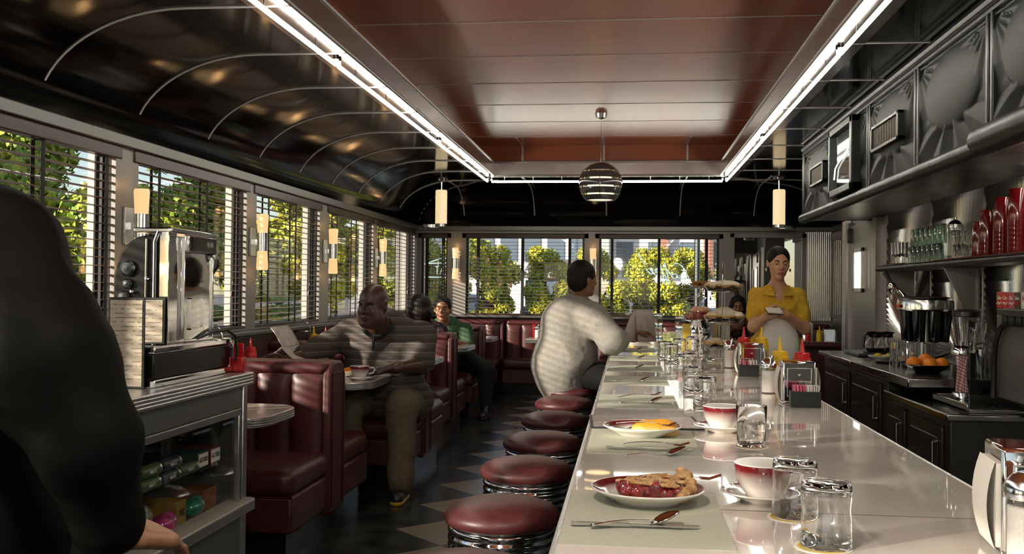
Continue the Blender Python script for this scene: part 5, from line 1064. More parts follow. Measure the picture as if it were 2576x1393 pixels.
# soda machine
sm = thing('soda_machine', 'black arched soda fountain with flavour cards at the right edge', 'soda machine', (1.93, 5.15, .83)); obj('body', MB().box(.02, .23, -.55, .36, 0, .44), M('soda_panel', (.13, .12, .11), .4, .3), sm, .01)
obj('arch', MB().tube([(.0, .34, 0), (.0, .335, .2), (.0, .31, .30), (.0, .25, .37), (.0, .16, .41), (.0, -.5, .415)], .016, 8), m_blackp, sm); obj('dispenser_bar', MB().box(-.06, .20, -.55, .13, .44, .475), m_steel_d, sm, .004)
for k in range(5): obj('nozzle', MB().lathe([(.018, .39), (.022, .40), (.022, .44)], 14, c=(-.03, .08 - k * .09, 0)), m_blackp, sm)
for k, (c, s) in enumerate((((.45, .01, .02), 'Coke'), ((.5, .01, .02), 'Coke'), ((.42, .05, .10), 'Diet'), ((.02, .015, .015), 'Zero'), ((.55, .52, .48), 'Tea'), ((.5, .02, .03), 'Coke'))):
    p = obj('flavour_card', MB().box(-.062, -.055, .055 - k * .078 - .0, .125 - k * .078, .478, .56), M('card_%d' % k, c, .25, coat=.4), sm, .002); text(s, .026, m_red if k == 4 else m_label, p, (-.0635, .09 - k * .078, .53), (pi / 2, 0, -pi / 2)); obj('swoosh', MB().tube([(-.063, .12 - k * .078, .50), (-.063, .10 - k * .078, .508), (-.063, .08 - k * .078, .498), (-.063, .06 - k * .078, .508)], .003, 5), m_red if k == 3 else m_label, p)
sb = thing('syrup_bottle', 'dark capped syrup bottle on top of the soda machine', 'bottle', (2.02, 5.22, 1.306)); obj('bottle', MB().lathe([(0, 0), (.028, 0), (.028, .05), (.02, .07), (0, .07)], 20), m_glass, sb); obj('cap', MB().lathe([(.022, .07), (.025, .075), (.02, .15), (0, .152)], 20), m_blackp, sb)
# tap
tp_ = thing('bar_tap', 'chrome bar tap with a black lever above the drink mixer', 'tap', (1.88, 7.05, ZB)); obj('column', MB().tube([(.02, -.05, 0), (.02, -.05, .40), (.01, .0, .46), (-.01, .09, .50), (-.02, .16, .52)], .014, 10), m_chrome, tp_); obj('valve', sdf([('e', (-.02, .19, .52), (.03, .035, .035)), ('c', (-.02, .2, .52), (-.02, .2, .43), .014, .012)], .006, .02), m_chrome, tp_); obj('lever', MB().tube([(-.02, .2, .54), (-.03, .25, .58), (-.04, .31, .62)], .016, 10, rs=[.009, .014, .02]), m_blackp, tp_); obj('foot', MB().lathe([(0, 0), (.05, 0), (.03, .03), (0, .03)], 20, c=(.02, -.05, 0)), m_chrome, tp_)
# glass shelf
sh = thing('wall_shelf', 'long dark steel shelf on the sunburst wall holding glasses and red tumblers', 'shelf', (0, 0, 0)); obj('board', MB().box(1.92, 2.175, 3.0, 7.88, 1.545, 1.58), m_steel_d, sh, .004); obj('front_tube', MB().tube([(1.92, 3.0, 1.563), (1.92, 7.90, 1.563)], .022, 12), m_steel_d, sh)
for y in (7.84, 6.42, 4.5, 3.4): obj('bracket', MB().prism([(1.95, 1.545), (2.175, 1.545), (2.175, 1.18), (2.13, 1.2)], y - .006, y + .006, mx=Matrix(((1, 0, 0, 0), (0, 0, 1, 0), (0, 1, 0, 0), (0, 0, 0, 1)))), m_steel_w, sh, .003)
ZS2 = 1.581
m_mat2 = M('bar_mat', (.12, .012, .02), .6)
for y0, y1, lab in ((7.35, 7.8, 'dark red bar mat at the far end of the wall shelf'), (5.75, 6.55, 'dark red bar mat under the small tumblers on the wall shelf'), (4.5, 5.74, 'dark red bar mat under the red tumblers on the wall shelf')): tag(obj('bar_mat', MB().box(1.93, 2.15, y0, y1, ZS2, ZS2 + .012), m_mat2, bevel=.003), lab, 'mat', 'red bar mats')
wg_ = None
for i in range(3):
    for j in range(2):
        L = (1.98 + j * .08, 7.42 + i * .10, ZS2 + .0125); lab = 'stemmed glass on the far red mat of the wall shelf'
        if not wg_:
            wg_ = thing('stem_glass', lab, 'glass', L, 0, 'stemmed glasses on the shelf'); obj('bowl', MB().lathe([(.004, .05), (.03, .07), (.036, .16), (.034, .16), (.028, .072), (0, .058)], 24), m_glass, wg_); obj('foot', MB().lathe([(0, 0), (.03, 0), (.03, .003), (.005, .008), (.004, .05), (0, .05)], 24), m_glass, wg_)
        else: dup(wg_, lab, L)
for k in range(26):
    i, j, l = k % 13, (k // 13) % 2, 0; y = 6.60 + i * .055; z = ZS2 + .001 + .125 * j
    q = tall_glass('green tinted glass in the stacked rows on the wall shelf', (1.99 + .012 * (i % 2) + .02 * j, y, z), .74, 'green glasses stacked on the shelf', m_glassg if k == 0 else None)
    if k == 0: gq = q.data
    else: q.data = gq
sd_ = thing('straw_dispenser', 'tall glass straw dispenser with a chrome top on the wall shelf', 'jar', (2.02, 6.40, ZS2 + .013)); obj('jar', MB().lathe([(0, 0), (.045, 0), (.045, .02), (.043, .20), (.04, .20), (.041, .02), (0, .01)], 28), m_glass, sd_); obj('top', MB().lathe([(.047, .195), (.047, .215), (.03, .235), (.01, .245), (.01, .262), (0, .264)], 28), m_chrome, sd_); obj('straws', MB().lathe([(0, .012), (.032, .012), (.032, .18), (0, .18)], 12), m_paper, sd_)
for k in range(12): i, j = k % 6, k // 6; tall_glass('small upturned tumbler stacked between the straw dispenser and the red tumblers', (1.98 + .07 * (i % 2), 6.28 - (i // 2) * .075, ZS2 + .013 + .085 * j), .5, 'small tumblers on the shelf')
m_redg = M('red_tumbler', (.20, .004, .007), .15, trans=.3, coat=.6)
rt = None
for i, (x, y, n) in enumerate(((1.985, 5.86, 1), (1.97, 5.70, 3), (2.09, 5.74, 5), (1.97, 5.48, 5), (2.09, 5.52, 4), (1.97, 5.28, 6), (2.09, 5.30, 5))):
    for k in range(n):
        L = (x, y, ZS2 + .013 + k * .026); lab = 'red tumbler in the %s upturned stack on the wall shelf' % ('shortest', 'second shortest', 'rear middle', 'tall front', 'rear right', 'tallest', 'rearmost right')[i]
        if rt is None: rt = tag(obj('red_tumbler', MB().lathe([(.047, 0), (.048, .003), (.0395, .190), (.037, .195), (0, .196), (0, .190), (.036, .189), (.0445, .003), (.0445, .0), (.047, 0)], 36, flute=lambda a, z: .012 * math.cos(14 * a) if .02 < z < .18 else 0), m_redg, loc=L, ang=1), lab, 'tumbler', 'red tumblers in the ' + lab.split(' in the ')[1])
        else: q = rt.copy(); COL.objects.link(q); q.location = L; q['label'] = lab; q['group'] = 'red tumblers in the ' + lab.split(' in the ')[1]
# table by the far mirror: chrome toaster-like caddy
tc_ = thing('chrome_canister', 'chrome canister on the table by the far mirror, right of the bottles', 'canister', (2.12, 12.05, .78)); obj('body', MB().lathe([(0, 0), (.07, 0), (.07, .22), (.05, .25), (0, .25)], 26), m_chrome2, tc_); obj('knob', MB().lathe([(.012, .25), (.025, .27), (0, .29)], 14), m_blackp, tc_)
# ================================================================ PEOPLE
V = lambda *a: np.array(a, float)
def Rm(yaw, pitch=0, tilt=0): return np.array(Matrix.Rotation(yaw, 3, 'Z') @ Matrix.Rotation(pitch, 3, 'X') @ Matrix.Rotation(tilt, 3, 'Y'))
def head_prims(c, s, m, fat=0):
    T = lambda p: tuple(np.array(c) + m @ (np.array(p) * s)); o = lambda k: {'m': m, 'k': k * s}
    E_ = lambda p, r, k=.015, t='e': (t, T(p), tuple(np.array(r) * s), o(k))
    P = [E_((0, .014, .030), (.077, .097, .090)), E_((0, -.022, -.042), (.060 + fat, .066, .078), .03), E_((0, -.066, -.098), (.026 + fat, .022, .022), .02),
         E_((.038, -.055, -.028), (.026, .024, .026)), E_((-.038, -.055, -.028), (.026, .024, .026)), E_((0, -.074, .024), (.048, .016, .012), .012),
         ('c', T((0, -.086, .016)), T((0, -.106, -.026)), .0085 * s, .0125 * s, {'k': .008 * s}), E_((.012, -.094, -.031), (.009, .010, .008), .006), E_((-.012, -.094, -.031), (.009, .010, .008), .006),
         E_((.031, -.090, .004), (.017, .012, .011), .008, 'E'), E_((-.031, -.090, .004), (.017, .012, .011), .008, 'E'),
         E_((0, -.083, -.061), (.024, .012, .007), .006), E_((0, -.080, -.073), (.020, .012, .008), .006), E_((0, -.096, -.0665), (.024, .008, .0022), .003, 'E')]
    for q in (1, -1): P += [E_((.077 * q, .012, -.004), (.011, .020, .033), .006), E_((.085 * q, .006, .0), (.006, .010, .016), .004, 'E')]
    if fat: P += [E_((0, -.03, -.10), (.07, .05, .035), .03), E_((.05, -.03, -.07), (.03, .04, .04), .03), E_((-.05, -.03, -.07), (.03, .04, .04), .03)]
    return P
def hand_prims(w, d, n, th, curl=.5, s=1., spread=.10):
    """w wrist, d direction of the fingers, n back of the hand, th side of the thumb"""
    w, d, n = map(np.array, (w, d, n)); d = d / np.linalg.norm(d); n = n - d * (n @ d); n = n / np.linalg.norm(n); t = np.cross(d, n); t = t * np.sign(t @ np.array(th) + 1e-9)
    P = [('c', w - d * .02 * s, w + d * .02 * s, .026 * s, .024 * s, {'k': .02})]
    m = np.stack([t, d, n], 1); P.append(('b', w + d * .050 * s, (.040 * s, .046 * s, .0145 * s), {'r': .013 * s, 'm': m, 'k': .012}))
    for i, (off, L, c) in enumerate(((.030, .078, .0), (.010, .088, .05), (-.010, .082, .12), (-.029, .064, .2))):
        p = w + d * .088 * s + t * off * s; a = 0; dd = d + t * off * spread * 14; r = .0088 - .0006 * i
        for j, f in enumerate((.46, .30, .24)):
            a += (curl + c) * (.55 if j == 0 else .8); v = dd * math.cos(a) - n * math.sin(a); q = p + v / np.linalg.norm(v) * L * f * s
            P.append(('c', p, q, (r - j * .0008) * s, (r - (j + 1) * .0009) * s, {'k': .005})); p = q
    p = w + d * .022 * s + t * .030 * s; 
    for L, v in ((.045, d * .55 + t * .75 - n * .15), (.030, d * .9 + t * .35 - n * .25), (.024, d + t * .05 - n * .35)):
        q = p + v / np.linalg.norm(v) * L * s; P.append(('c', p, q, .0125 * s * (1 if L > .04 else .85), .0095 * s, {'k': .006})); p = q
    return P
def shift(P, o):
    o = np.array(o); out = []
    for q in P: out.append((q[0], np.array(q[1]) - o, np.array(q[2]) - o, *q[3:]) if q[0] in 'cC' else (q[0], np.array(q[1]) - o, *q[2:]))
    return out
def eyes(o, c, s, m, iris=(.03, .015, .008), brow=(.02, .013, .01), lids=True):
    T = lambda p: Vector(np.array(c) + m @ (np.array(p) * s) - np.array(o.location)); M4 = Matrix(m.tolist()).to_4x4()
    for q in (1, -1):
        e = MB(); e.sphere((0, 0, 0), .0115 * s, 14, 9, 0); e.sphere((0, -.0078 * s, -.0015 * s), .0055 * s, 12, 8, 1)
        e.v = [tuple(T((.031 * q, -.0765, .004)) + M4 @ Vector(v)) for v in e.v]; obj('eye', e, [m_eye, M('iris', iris, .1)], o)
        obj('eyebrow', MB().tube([T((q * (.014 + .034 * k / 5), -.0905 + .016 * (k / 5) ** 2, .021 + .006 * math.sin(pi * k / 6))) for k in range(6)], .004 * s, 6, rs=[.003 * s, .0042 * s, .0045 * s, .004 * s, .003 * s, .0015 * s]), M('brow', brow, .8), o)
        d_ = MB(); d_.sphere((0, 0, 0), (.0135 * s, .0125 * s, .0125 * s), 14, 10); d_.f = [f for f in d_.f if sum(d_.v[i][2] for i in f) / len(f) > -.0012 * s]
        d_.v = [tuple(T((.031 * q, -.0765, .004)) + M4 @ Vector(v)) for v in d_.v]; d_.mi = [0] * len(d_.f); obj('eyelid', d_, SKIN[o.name], o)
def mouth(o, c, s, m, col):
    T = lambda p: Vector(np.array(c) + m @ (np.array(p) * s) - np.array(o.location))
    obj('lips', MB().tube([T((.022 * math.cos(a), -.0945 + .010 * abs(math.cos(a)) ** 2, -.0665 + .0062 * math.sin(a) - (.0012 if math.sin(a) < 0 else 0))) for a in [2 * pi * k / 20 for k in range(20)]], .0042 * s, 6, closed=True), M('lips', col, .4), o)
SKIN = {}
m_eye = M('eye_white', (.30, .28, .25), .25)
def skin(name, c, r=.42): return M(name, c, r, var=.12, vs=18, bump=.08, bs=160, spec=.5)
def cloth(name, c, var=.12, vs=30, b=.35, bs=24): return M(name, c, .85, var=var, vs=vs, bump=b, bs=bs, spec=.2)
def limb(a, b, c, r0, r1, r2, k=.02): return [('c', a, b, r0, r1, {'k': k}), ('c', b, c, r1, r2, {'k': k})]
def folds(o, st=.012, sc=6):
    tx = bpy.data.textures.new('folds', 'MUSGRAVE'); tx.musgrave_type = 'RIDGED_MULTIFRACTAL'; tx.noise_scale = 1.9 / sc; tx.octaves = 1.6; tx.dimension_max = 1.1; tx.lacunarity = 1.8
    d = o.modifiers.new('folds', 'DISPLACE'); d.texture = tx; d.strength = st * .55; d.mid_level = .7; d.texture_coords = 'LOCAL'
    tx = bpy.data.textures.new('drape', 'CLOUDS'); tx.noise_scale = 1 / sc; d = o.modifiers.new('drape', 'DISPLACE'); d.texture = tx; d.strength = st * .6; d.mid_level = .5; d.texture_coords = 'LOCAL'
    q = o.modifiers.new('s', 'SMOOTH'); q.factor = .5; q.iterations = 2
def person(label, loc, J, sk, res=.0065, name='person', fat=0, thick=1., hands=((), ()), grp=None, hk={}, nk=1.):
    o = thing(name, label, 'person', loc, 0, grp); SKIN[o.name] = sk; m = Rm(*J['rot']); s = J['hs']; P = head_prims(J['head'], s, m, fat); g = lambda k: V(*J[k])
    hc = g('head') + m @ V(0, .02, -.05) * s
    P += [('c', hc, g('neck'), .052 * s * (1.25 if fat else 1) * nk, .060 * s * (1.3 if fat else 1) * nk, {'k': .03})]
    mid = (g('sl') + g('sr')) / 2; hp = (g('hl') + g('hr')) / 2
    P += [('c', g('sl'), g('sr'), .055, .055, {'k': .05}), ('c', mid, hp, .10 * thick, .11 * thick, {'k': .06}), ('c', g('hl'), g('hr'), .09, .09, {'k': .05})]
    for q in 'lr':
        P += limb(g('s' + q), g('e' + q), g('w' + q), .048 * thick, .040 * thick, .027 * (1 + (thick - 1) * .5)); P += limb(g('h' + q), g('k' + q), g('a' + q), .075 * thick, .055 * thick, .040)
        if 'f' + q in J: P.append(('c', g('a' + q), g('f' + q), .035, .03, {'k': .03}))
    for h in hands: P += hand_prims(*h)
    obj('body', sdf(shift(P, loc), res, .02), sk, o, ang=3); eyes(o, J['head'], s, m, **hk); return o, m
def garment(o, name, P, mat, res=.011, k=.03, fold=0, sc=7, parent=None):
    q = obj(name, sdf(shift(P, o.location), res, k), mat, parent or o, ang=3)
    if fold: folds(q, fold, sc)
    return q
def shoes(o, pts, m, sole, L=.26):
    for a, d in pts:
        a = np.array(a); d = np.array(d) / np.linalg.norm(d); t = a + d * L * .6; hL = a - d * .05
        s_ = garment(o, 'shoe', [('c', (hL[0], hL[1], .05), (t[0], t[1], .038), .046, .040, {'k': .02}), ('c', (a[0], a[1], .10), (a[0], a[1], .06), .045, .048, {'k': .02}), ('B', (a[0], a[1], -.045), (.5, .5, .05))], m, .008)
        q = garment(o, 'sole', [('c', (hL[0], hL[1], .018), (t[0], t[1], .018), .048, .043, {'k': .01}), ('B', (a[0], a[1], .075), (.5, .5, .05), {'k': .003}), ('B', (a[0], a[1], -.049), (.5, .5, .05), {'k': .003})], sole, .007, parent=o)
# ---- bald man in the booth
sk1 = skin('skin_dark', (.062, .027, .016), .38)
J = dict(head=(-1.712, 6.47, 1.262), rot=(-.34, .14, .03), hs=1.17, neck=(-1.735, 6.72, 1.08), sr=(-2.0, 6.84, 1.045), sl=(-1.46, 6.88, 1.035), er=(-2.15, 6.56, .93), wr=(-2.28, 6.36, .89), el=(-1.425, 6.70, .845), wl=(-1.545, 6.45, .838),
         hr=(-1.88, 7.0, .56), hl=(-1.58, 7.0, .56), kr=(-1.88, 6.45, .57), ar=(-1.80, 6.32, .1), kl=(-1.50, 6.42, .58), al=(-1.46, 6.30, .1))
o, m = person('bald heavy man in a striped polo shirt and khaki trousers seated at a booth table', (-1.72, 6.95, 0), J, sk1, fat=.008, thick=1.45,
              hands=(((-1.55, 6.44, .838), (-.9, -.25, -.16), (.1, .25, 1), (0, -1, 0), .30, 1.25, .35), ((-2.28, 6.36, .89), (-.8, -.3, .05), (-.2, .5, .8), (0, -.4, 1), .7, 1.15)))
t = NT('striped_polo', rough=.85, spec=.2); zz = t.f('ADD', t.z, t.f('MULTIPLY', t.noise(5), .02)); s1_ = t.f('LESS_THAN', t.f('FRACT', t.f('MULTIPLY', zz, 17)), .10); s2_ = t.f('LESS_THAN', t.f('FRACT', t.f('ADD', t.f('MULTIPLY', zz, 17), .42)), .5)
t.bump(t.noise(30), .3, .01); m_polo = t.col(t.mix(s1_, t.mix(s2_, (.058, .049, .044), (.085, .070, .062)), (.15, .13, .118)))
P = [('c', (-1.98, 6.86, 1.035), (-1.48, 6.89, 1.025), .105, .105, {'k': .08}), ('c', (-1.73, 6.86, 1.04), (-1.73, 6.95, .62), .20, .245, {'k': .1}), ('e', (-1.73, 6.85, .78), (.285, .235, .25), {'k': .1}), ('e', (-1.86, 6.77, .96), (.12, .09, .09), {'k': .08}), ('e', (-1.60, 6.79, .96), (.12, .09, .09), {'k': .08}), ('c', (-1.9, 6.98, .56), (-1.56, 6.98, .56), .17, .17, {'k': .08}),
     ('c', (-1.735, 6.76, 1.08), (-1.73, 6.72, 1.115), .105, .092, {'k': .04})]
P += [('c', (-1.99, 6.85, 1.04), (-2.13, 6.60, .945), .105, .088, {'k': .05}), ('c', (-2.13, 6.60, .945), (-2.20, 6.50, .92), .088, .07), ('c', (-1.46, 6.88, 1.03), (-1.43, 6.73, .87), .108, .10, {'k': .05}), ('C', (-1.725, 6.64, 1.13), (-1.73, 6.75, 1.10), .082, .082, {'k': .015})]
sh_ = garment(o, 'polo_shirt', P, m_polo, .010, fold=.02, sc=9)
obj('collar', MB().tube([(-1.73 + .10 * math.cos(a) - o.location.x, 6.715 + .10 * math.sin(a) * .9 - .02 - o.location.y, 1.115 - .045 * max(0, -math.sin(a)) + .02 * math.sin(a) - 0) for a in [-pi / 2 + 2 * pi * k / 28 for k in range(28)]], .016, 8, closed=True), cloth('polo_collar', (.022, .028, .024)), sh_)
obj('placket', MB().tube([(-1.735 - o.location.x, 6.60 - o.location.y, 1.06), (-1.74 - o.location.x, 6.612 - o.location.y, 1.01), (-1.745 - o.location.x, 6.618 - o.location.y, .95)], .011, 6), cloth('placket_dark', (.02, .022, .02)), sh_)
mouth(o, J['head'], J['hs'], m, (.075, .028, .022))
P = limb((-1.58, 7.0, .56), (-1.50, 6.44, .575), (-1.465, 6.31, .16), .145, .108, .085, .05) + limb((-1.88, 7.0, .56), (-1.88, 6.45, .565), (-1.80, 6.32, .16), .145, .108, .085, .05) + [('c', (-1.88, 7.02, .56), (-1.58, 7.02, .56), .16, .16, {'k': .05}), ('c', (-1.47, 6.30, .17), (-1.46, 6.27, .105), .09, .085, {'k': .03})]
garment(o, 'trousers', P, cloth('khaki', (.105, .085, .055)), .012, fold=.03, sc=6)
shoes(o, (((-1.455, 6.27), (.05, -1)), ((-1.80, 6.27), (-.05, -1))), M('trainer_black', (.012, .012, .012), .4), M('trainer_sole', (.45, .28, .02), .5))
# ---- man on the stool, seen from behind
sk2 = skin('skin_tan', (.22, .105, .06)); m_hair = M('dark_hair', (.006, .004, .003), .62, bump=.25, bs=90, stretch=(1, 1, .2), spec=.25)
J = dict(head=(-.315, 6.93, 1.455), rot=(2.25, .05, 0), hs=1.0, neck=(-.365, 6.98, 1.29), sr=(-.235, 6.80, 1.20), sl=(-.47, 7.13, 1.20), er=(-.075, 6.745, 1.02), wr=(-.04, 6.98, 1.0), el=(-.17, 7.33, 1.02), wl=(.06, 7.28, 1.03),
         hr=(-.36, 6.86, .80), hl=(-.46, 7.02, .80), kr=(-.03, 6.80, .73), ar=(-.05, 6.86, .26), kl=(-.06, 7.12, .73), al=(-.05, 7.1, .26), fr=(.06, 6.88, .24), fl=(.06, 7.12, .24))
o, m = person('dark-haired man in a loose pale shirt seen from behind on a counter stool', (-.40, 6.93, 0), J, sk2,
              hands=(((-.04, 6.99, 1.0), (.15, .95, .25), (.8, -.1, .4), (-.4, .2, .9), .8, 1.05), ((.06, 7.28, 1.03), (.7, -.3, .3), (.3, .2, .9), (0, -.6, .7), .8, 1.05)))
P = [('e', (-.385, 6.95, 1.16), (.17, .235, .16), {'k': .1, 'm': Rm(-.93)}), ('c', (-.40, 6.96, 1.14), (-.44, 6.94, .86), .18, .205, {'k': .1}), ('e', (-.445, 6.93, .88), (.215, .235, .19), {'k': .1}), ('c', (-.445, 6.93, .84), (-.44, 6.93, .735), .20, .185, {'k': .08}),
     ('c', (-.25, 6.82, 1.20), (-.46, 7.11, 1.20), .085, .085, {'k': .08}), ('c', (-.36, 6.97, 1.26), (-.352, 6.965, 1.345), .09, .066, {'k': .04}), ('C', (-.35, 6.96, 1.34), (-.345, 6.96, 1.42), .06, .07, {'k': .012})]
P += [('c', (-.245, 6.81, 1.19), (-.11, 6.755, 1.035), .105, .098, {'k': .05}), ('c', (-.11, 6.755, 1.035), (-.065, 6.83, 1.03), .098, .085), ('c', (-.47, 7.12, 1.19), (-.18, 7.32, 1.03), .095, .075, {'k': .05})]
sh_ = garment(o, 'pale_shirt', P, cloth('pale_linen', (.26, .243, .218), .08, 60, .5, 16), .009, fold=.022, sc=8)
P = limb((-.36, 6.86, .80), (-.03, 6.80, .75), (-.05, 6.86, .30), .105, .085, .065) + limb((-.46, 7.02, .80), (-.06, 7.12, .75), (-.05, 7.1, .30), .105, .085, .065) + [('c', (-.36, 6.86, .81), (-.46, 7.02, .81), .11, .11)]
garment(o, 'trousers', P, cloth('black_trousers', (.010, .010, .011)), .012)
hd = J['head']; hm = lambda p: tuple(np.array(hd) + m @ np.array(p))
def hair_cap(o, name, c, s, m, mat, prims, cut=(), res=.006):
    T = lambda p: tuple(np.array(c) + m @ (np.array(p) * s)); P = []
    for p, r in prims: P.append(('e', T(p), tuple(np.array(r) * s), {'m': m, 'k': .015}))
    for p, r in cut: P.append(('E', T(p), tuple(np.array(r) * s), {'m': m, 'k': .008}))
    return garment(o, name, P, mat, res)
cap = [((0, .022, .038), (.086, .103, .093)), ((0, .05, -.01), (.078, .07, .075))]; face_cut = [((0, -.105, -.02), (.068, .075, .085)), ((0, -.02, -.12), (.12, .08, .075)), ((.09, -.02, -.04), (.03, .045, .045)), ((-.09, -.02, -.04), (.03, .045, .045))]
hair_cap(o, 'hair', hd, 1.03, m, m_hair, cap + [((0, .045, -.045), (.068, .055, .05))], face_cut)
shoes(o, (((-.03, 6.87), (1, .1)), ((-.03, 7.11), (1, .1))), M('shoe_black', (.01, .01, .01), .25), m_blackp, .2)
for q in [c for c in o.children if c.name.split('.')[0] in ('shoe', 'sole')]: q.location.z += .22
paper('open newspaper held up by the pale shirted man', [(0, 0, 0), (.05, .03, .09), (.085, .05, .19), (.11, .07, .235)], .20, (-.075, 7.12, 1.0), -.1, .003, (.6, .8, 0)); paper('folded newspaper page lying over the edge of the counter', [(.11, .07, .235), (.125, .09, .15), (.14, .11, .0)], .20, (-.075, 7.12, 1.0), -.1, .003, (.6, .8, 0))
# ---- waitress
sk3 = skin('skin_fair', (.52, .28, .165)); m_dress = cloth('yellow_uniform', (.56, .335, .035), .1, 40, .35, 22)
J = dict(head=(1.06, 7.17, 1.582), rot=(.08, .13, .02), hs=.96, neck=(1.06, 7.22, 1.41), sr=(.92, 7.24, 1.34), sl=(1.20, 7.24, 1.34), er=(.885, 7.12, 1.13), wr=(.955, 7.0, 1.205), el=(1.24, 7.13, 1.12), wl=(1.085, 7.01, 1.215),
         hr=(.97, 7.24, .92), hl=(1.15, 7.24, .92), kr=(.975, 7.23, .5), ar=(.98, 7.26, .09), kl=(1.14, 7.22, .5), al=(1.14, 7.26, .09), fr=(.97, 7.14, .04), fl=(1.14, 7.14, .04))
o, m = person('waitress in a yellow uniform and white apron holding an order pad behind the counter', (1.06, 7.22, 0), J, sk3, nk=.82, hk=dict(brow=(.02, .012, .008)),
              hands=(((.955, 7.0, 1.205), (.75, -.25, .35), (-.3, -.75, .5), (.2, .3, .9), .75, .92), ((1.085, 7.01, 1.215), (-.8, -.25, .15), (.2, -.8, .5), (0, .2, .95), .85, .92)))
P = [('c', (.925, 7.245, 1.345), (1.195, 7.245, 1.345), .060, .060, {'k': .05}), ('c', (1.06, 7.24, 1.33), (1.06, 7.24, 1.02), .108, .098, {'k': .08}), ('e', (1.0, 7.165, 1.26), (.075, .065, .07), {'k': .05}), ('e', (1.12, 7.165, 1.26), (.075, .065, .07), {'k': .05}), ('c', (.98, 7.24, 1.2), (1.14, 7.24, 1.2), .10, .10, {'k': .06}), ('c', (.99, 7.24, .98), (1.13, 7.24, .98), .125, .125, {'k': .06}), ('c', (1.06, 7.24, .9), (1.06, 7.24, .55), .17, .23, {'k': .05}),
     ('c', (.915, 7.24, 1.345), (.892, 7.165, 1.205), .058, .058, {'k': .03}), ('c', (1.205, 7.24, 1.345), (1.232, 7.17, 1.195), .058, .058, {'k': .03}), ('C', (1.062, 7.10, 1.46), (1.062, 7.135, 1.335), .058, .018, {'k': .012})]
sh_ = garment(o, 'uniform', P, m_dress, .008, fold=.014, sc=11)
def flaps(o, par, mat, top, tip, out, back, th=.007):      # two turned-down collar points, left and right
    for q in (1, -1):
        P = [Vector((q * x, y, z)) for x, y, z in (top, tip, out, back)]; nrm = (P[1] - P[0]).cross(P[2] - P[0]).normalized() * th
        if nrm.y > 0: nrm = -nrm
        m_ = MB().add(P + [p + nrm for p in P], [(0, 3, 2, 1), (4, 5, 6, 7), (0, 1, 5, 4), (1, 2, 6, 5), (2, 3, 7, 6), (3, 0, 4, 7)]); obj('collar_flap', m_, mat, par, .002)
flaps(o, sh_, m_dress, (.048, -.055, 1.425), (.030, -.118, 1.345), (.105, -.085, 1.352), (.085, .0, 1.422))
for k in range(4): obj('button', MB().sphere((.004, -.125 + .004 * k, 1.30 - .045 * k), .006, 8, 6), m_dress, sh_)
for q in (-1, 1): obj('pocket', MB().box(.06 * q - .035, .06 * q + .035, -.147, -.14, 1.215, 1.225), m_dress, sh_)
ap = garment(o, 'apron', [('e', (1.06, 7.14, 1.0), (.145, .085, .205), {'k': .03}), ('c', (.97, 7.16, .80), (1.15, 7.16, .80), .09, .09, {'k': .05}), ('c', (.99, 7.17, 1.15), (1.13, 7.17, 1.15), .05, .05, {'k': .04}), ('c', (.96, 7.16, .8), (.98, 7.16, .6), .09, .1), ('c', (1.16, 7.16, .8), (1.14, 7.16, .6), .09, .1)], cloth('white_apron', (.80, .77, .72), .05, 30, .3, 20), .010, fold=.01)
obj('waistband', MB().tube([(.135 * math.cos(a), .02 + .13 * math.sin(a), 1.165) for a in [2 * pi * k / 28 for k in range(28)]], .014, 8, closed=True), bpy.data.materials['white_apron'], ap)
mouth(o, J['head'], J['hs'], m, (.36, .09, .07))
hair_cap(o, 'hair', J['head'], .98, m, m_hair, [((0, .022, .036), (.083, .100, .089)), ((0, .11, .0), (.045, .04, .045))], face_cut)
for q in (1, -1): obj('earring', MB().sphere(tuple(np.array(J['head']) + m @ (np.array((.088 * q, .0, -.05)) * .96) - np.array(o.location)), (.007, .007, .014), 8, 6), m_chrome, o)
shoes(o, (((.98, 7.24), (-.05, -1)), ((1.14, 7.24), (.05, -1))), m_nap, m_nap, .2)
pd = thing('order_pad', "white order pad in the waitress's hands", 'notepad', (1.0, 6.935, 1.245), .15); obj('pages', MB().box(-.055, .045, -.05, .04, 0, .012), m_paper, pd, .002, rot=(.35, .05, 0)); obj('backing', MB().box(-.057, .047, -.052, .042, -.004, 0), m_blackp, pd, rot=(.35, .05, 0))
# ---- woman with the bob, from behind
m_hair2 = M('brown_hair', (.010, .005, .003), .55, bump=.6, bs=90, stretch=(1, 1, .1), var=.5, vs=30, spec=.3)
J = dict(head=(-2.055, 9.60, 1.175), rot=(3.05, .1, 0), hs=1.05, neck=(-2.04, 9.62, 1.03), sr=(-1.86, 9.66, .965), sl=(-2.20, 9.66, .965), er=(-1.80, 9.85, .80), wr=(-1.9, 10.0, .82), el=(-2.25, 9.85, .80), wl=(-2.15, 10.0, .82), hr=(-1.93, 9.65, .55), hl=(-2.13, 9.65, .55), kr=(-1.92, 9.98, .55), ar=(-1.92, 10.0, .1), kl=(-2.12, 9.98, .55), al=(-2.12, 10.0, .1))
o, m = person('woman with a brown bob and dark patterned blouse seen from behind in a booth', (-2.04, 9.65, 0), J, skin('skin_pale', (.40, .22, .15)), .008, hands=(((-1.9, 10.0, .82), (-.3, .9, 0), (0, 0, 1), (-1, 0, 0), .4, .95), ((-2.15, 10.0, .82), (.3, .9, 0), (0, 0, 1), (1, 0, 0), .4, .95)))
t = NT('flower_blouse', rough=.8); nz = t.noise(26, 2); m_bl = t.col(t.mix(t.f('GREATER_THAN', nz, .60), t.mix(t.f('GREATER_THAN', t.noise(40, 2), .62), (.022, .014, .02), (.22, .19, .17)), (.16, .02, .07)))
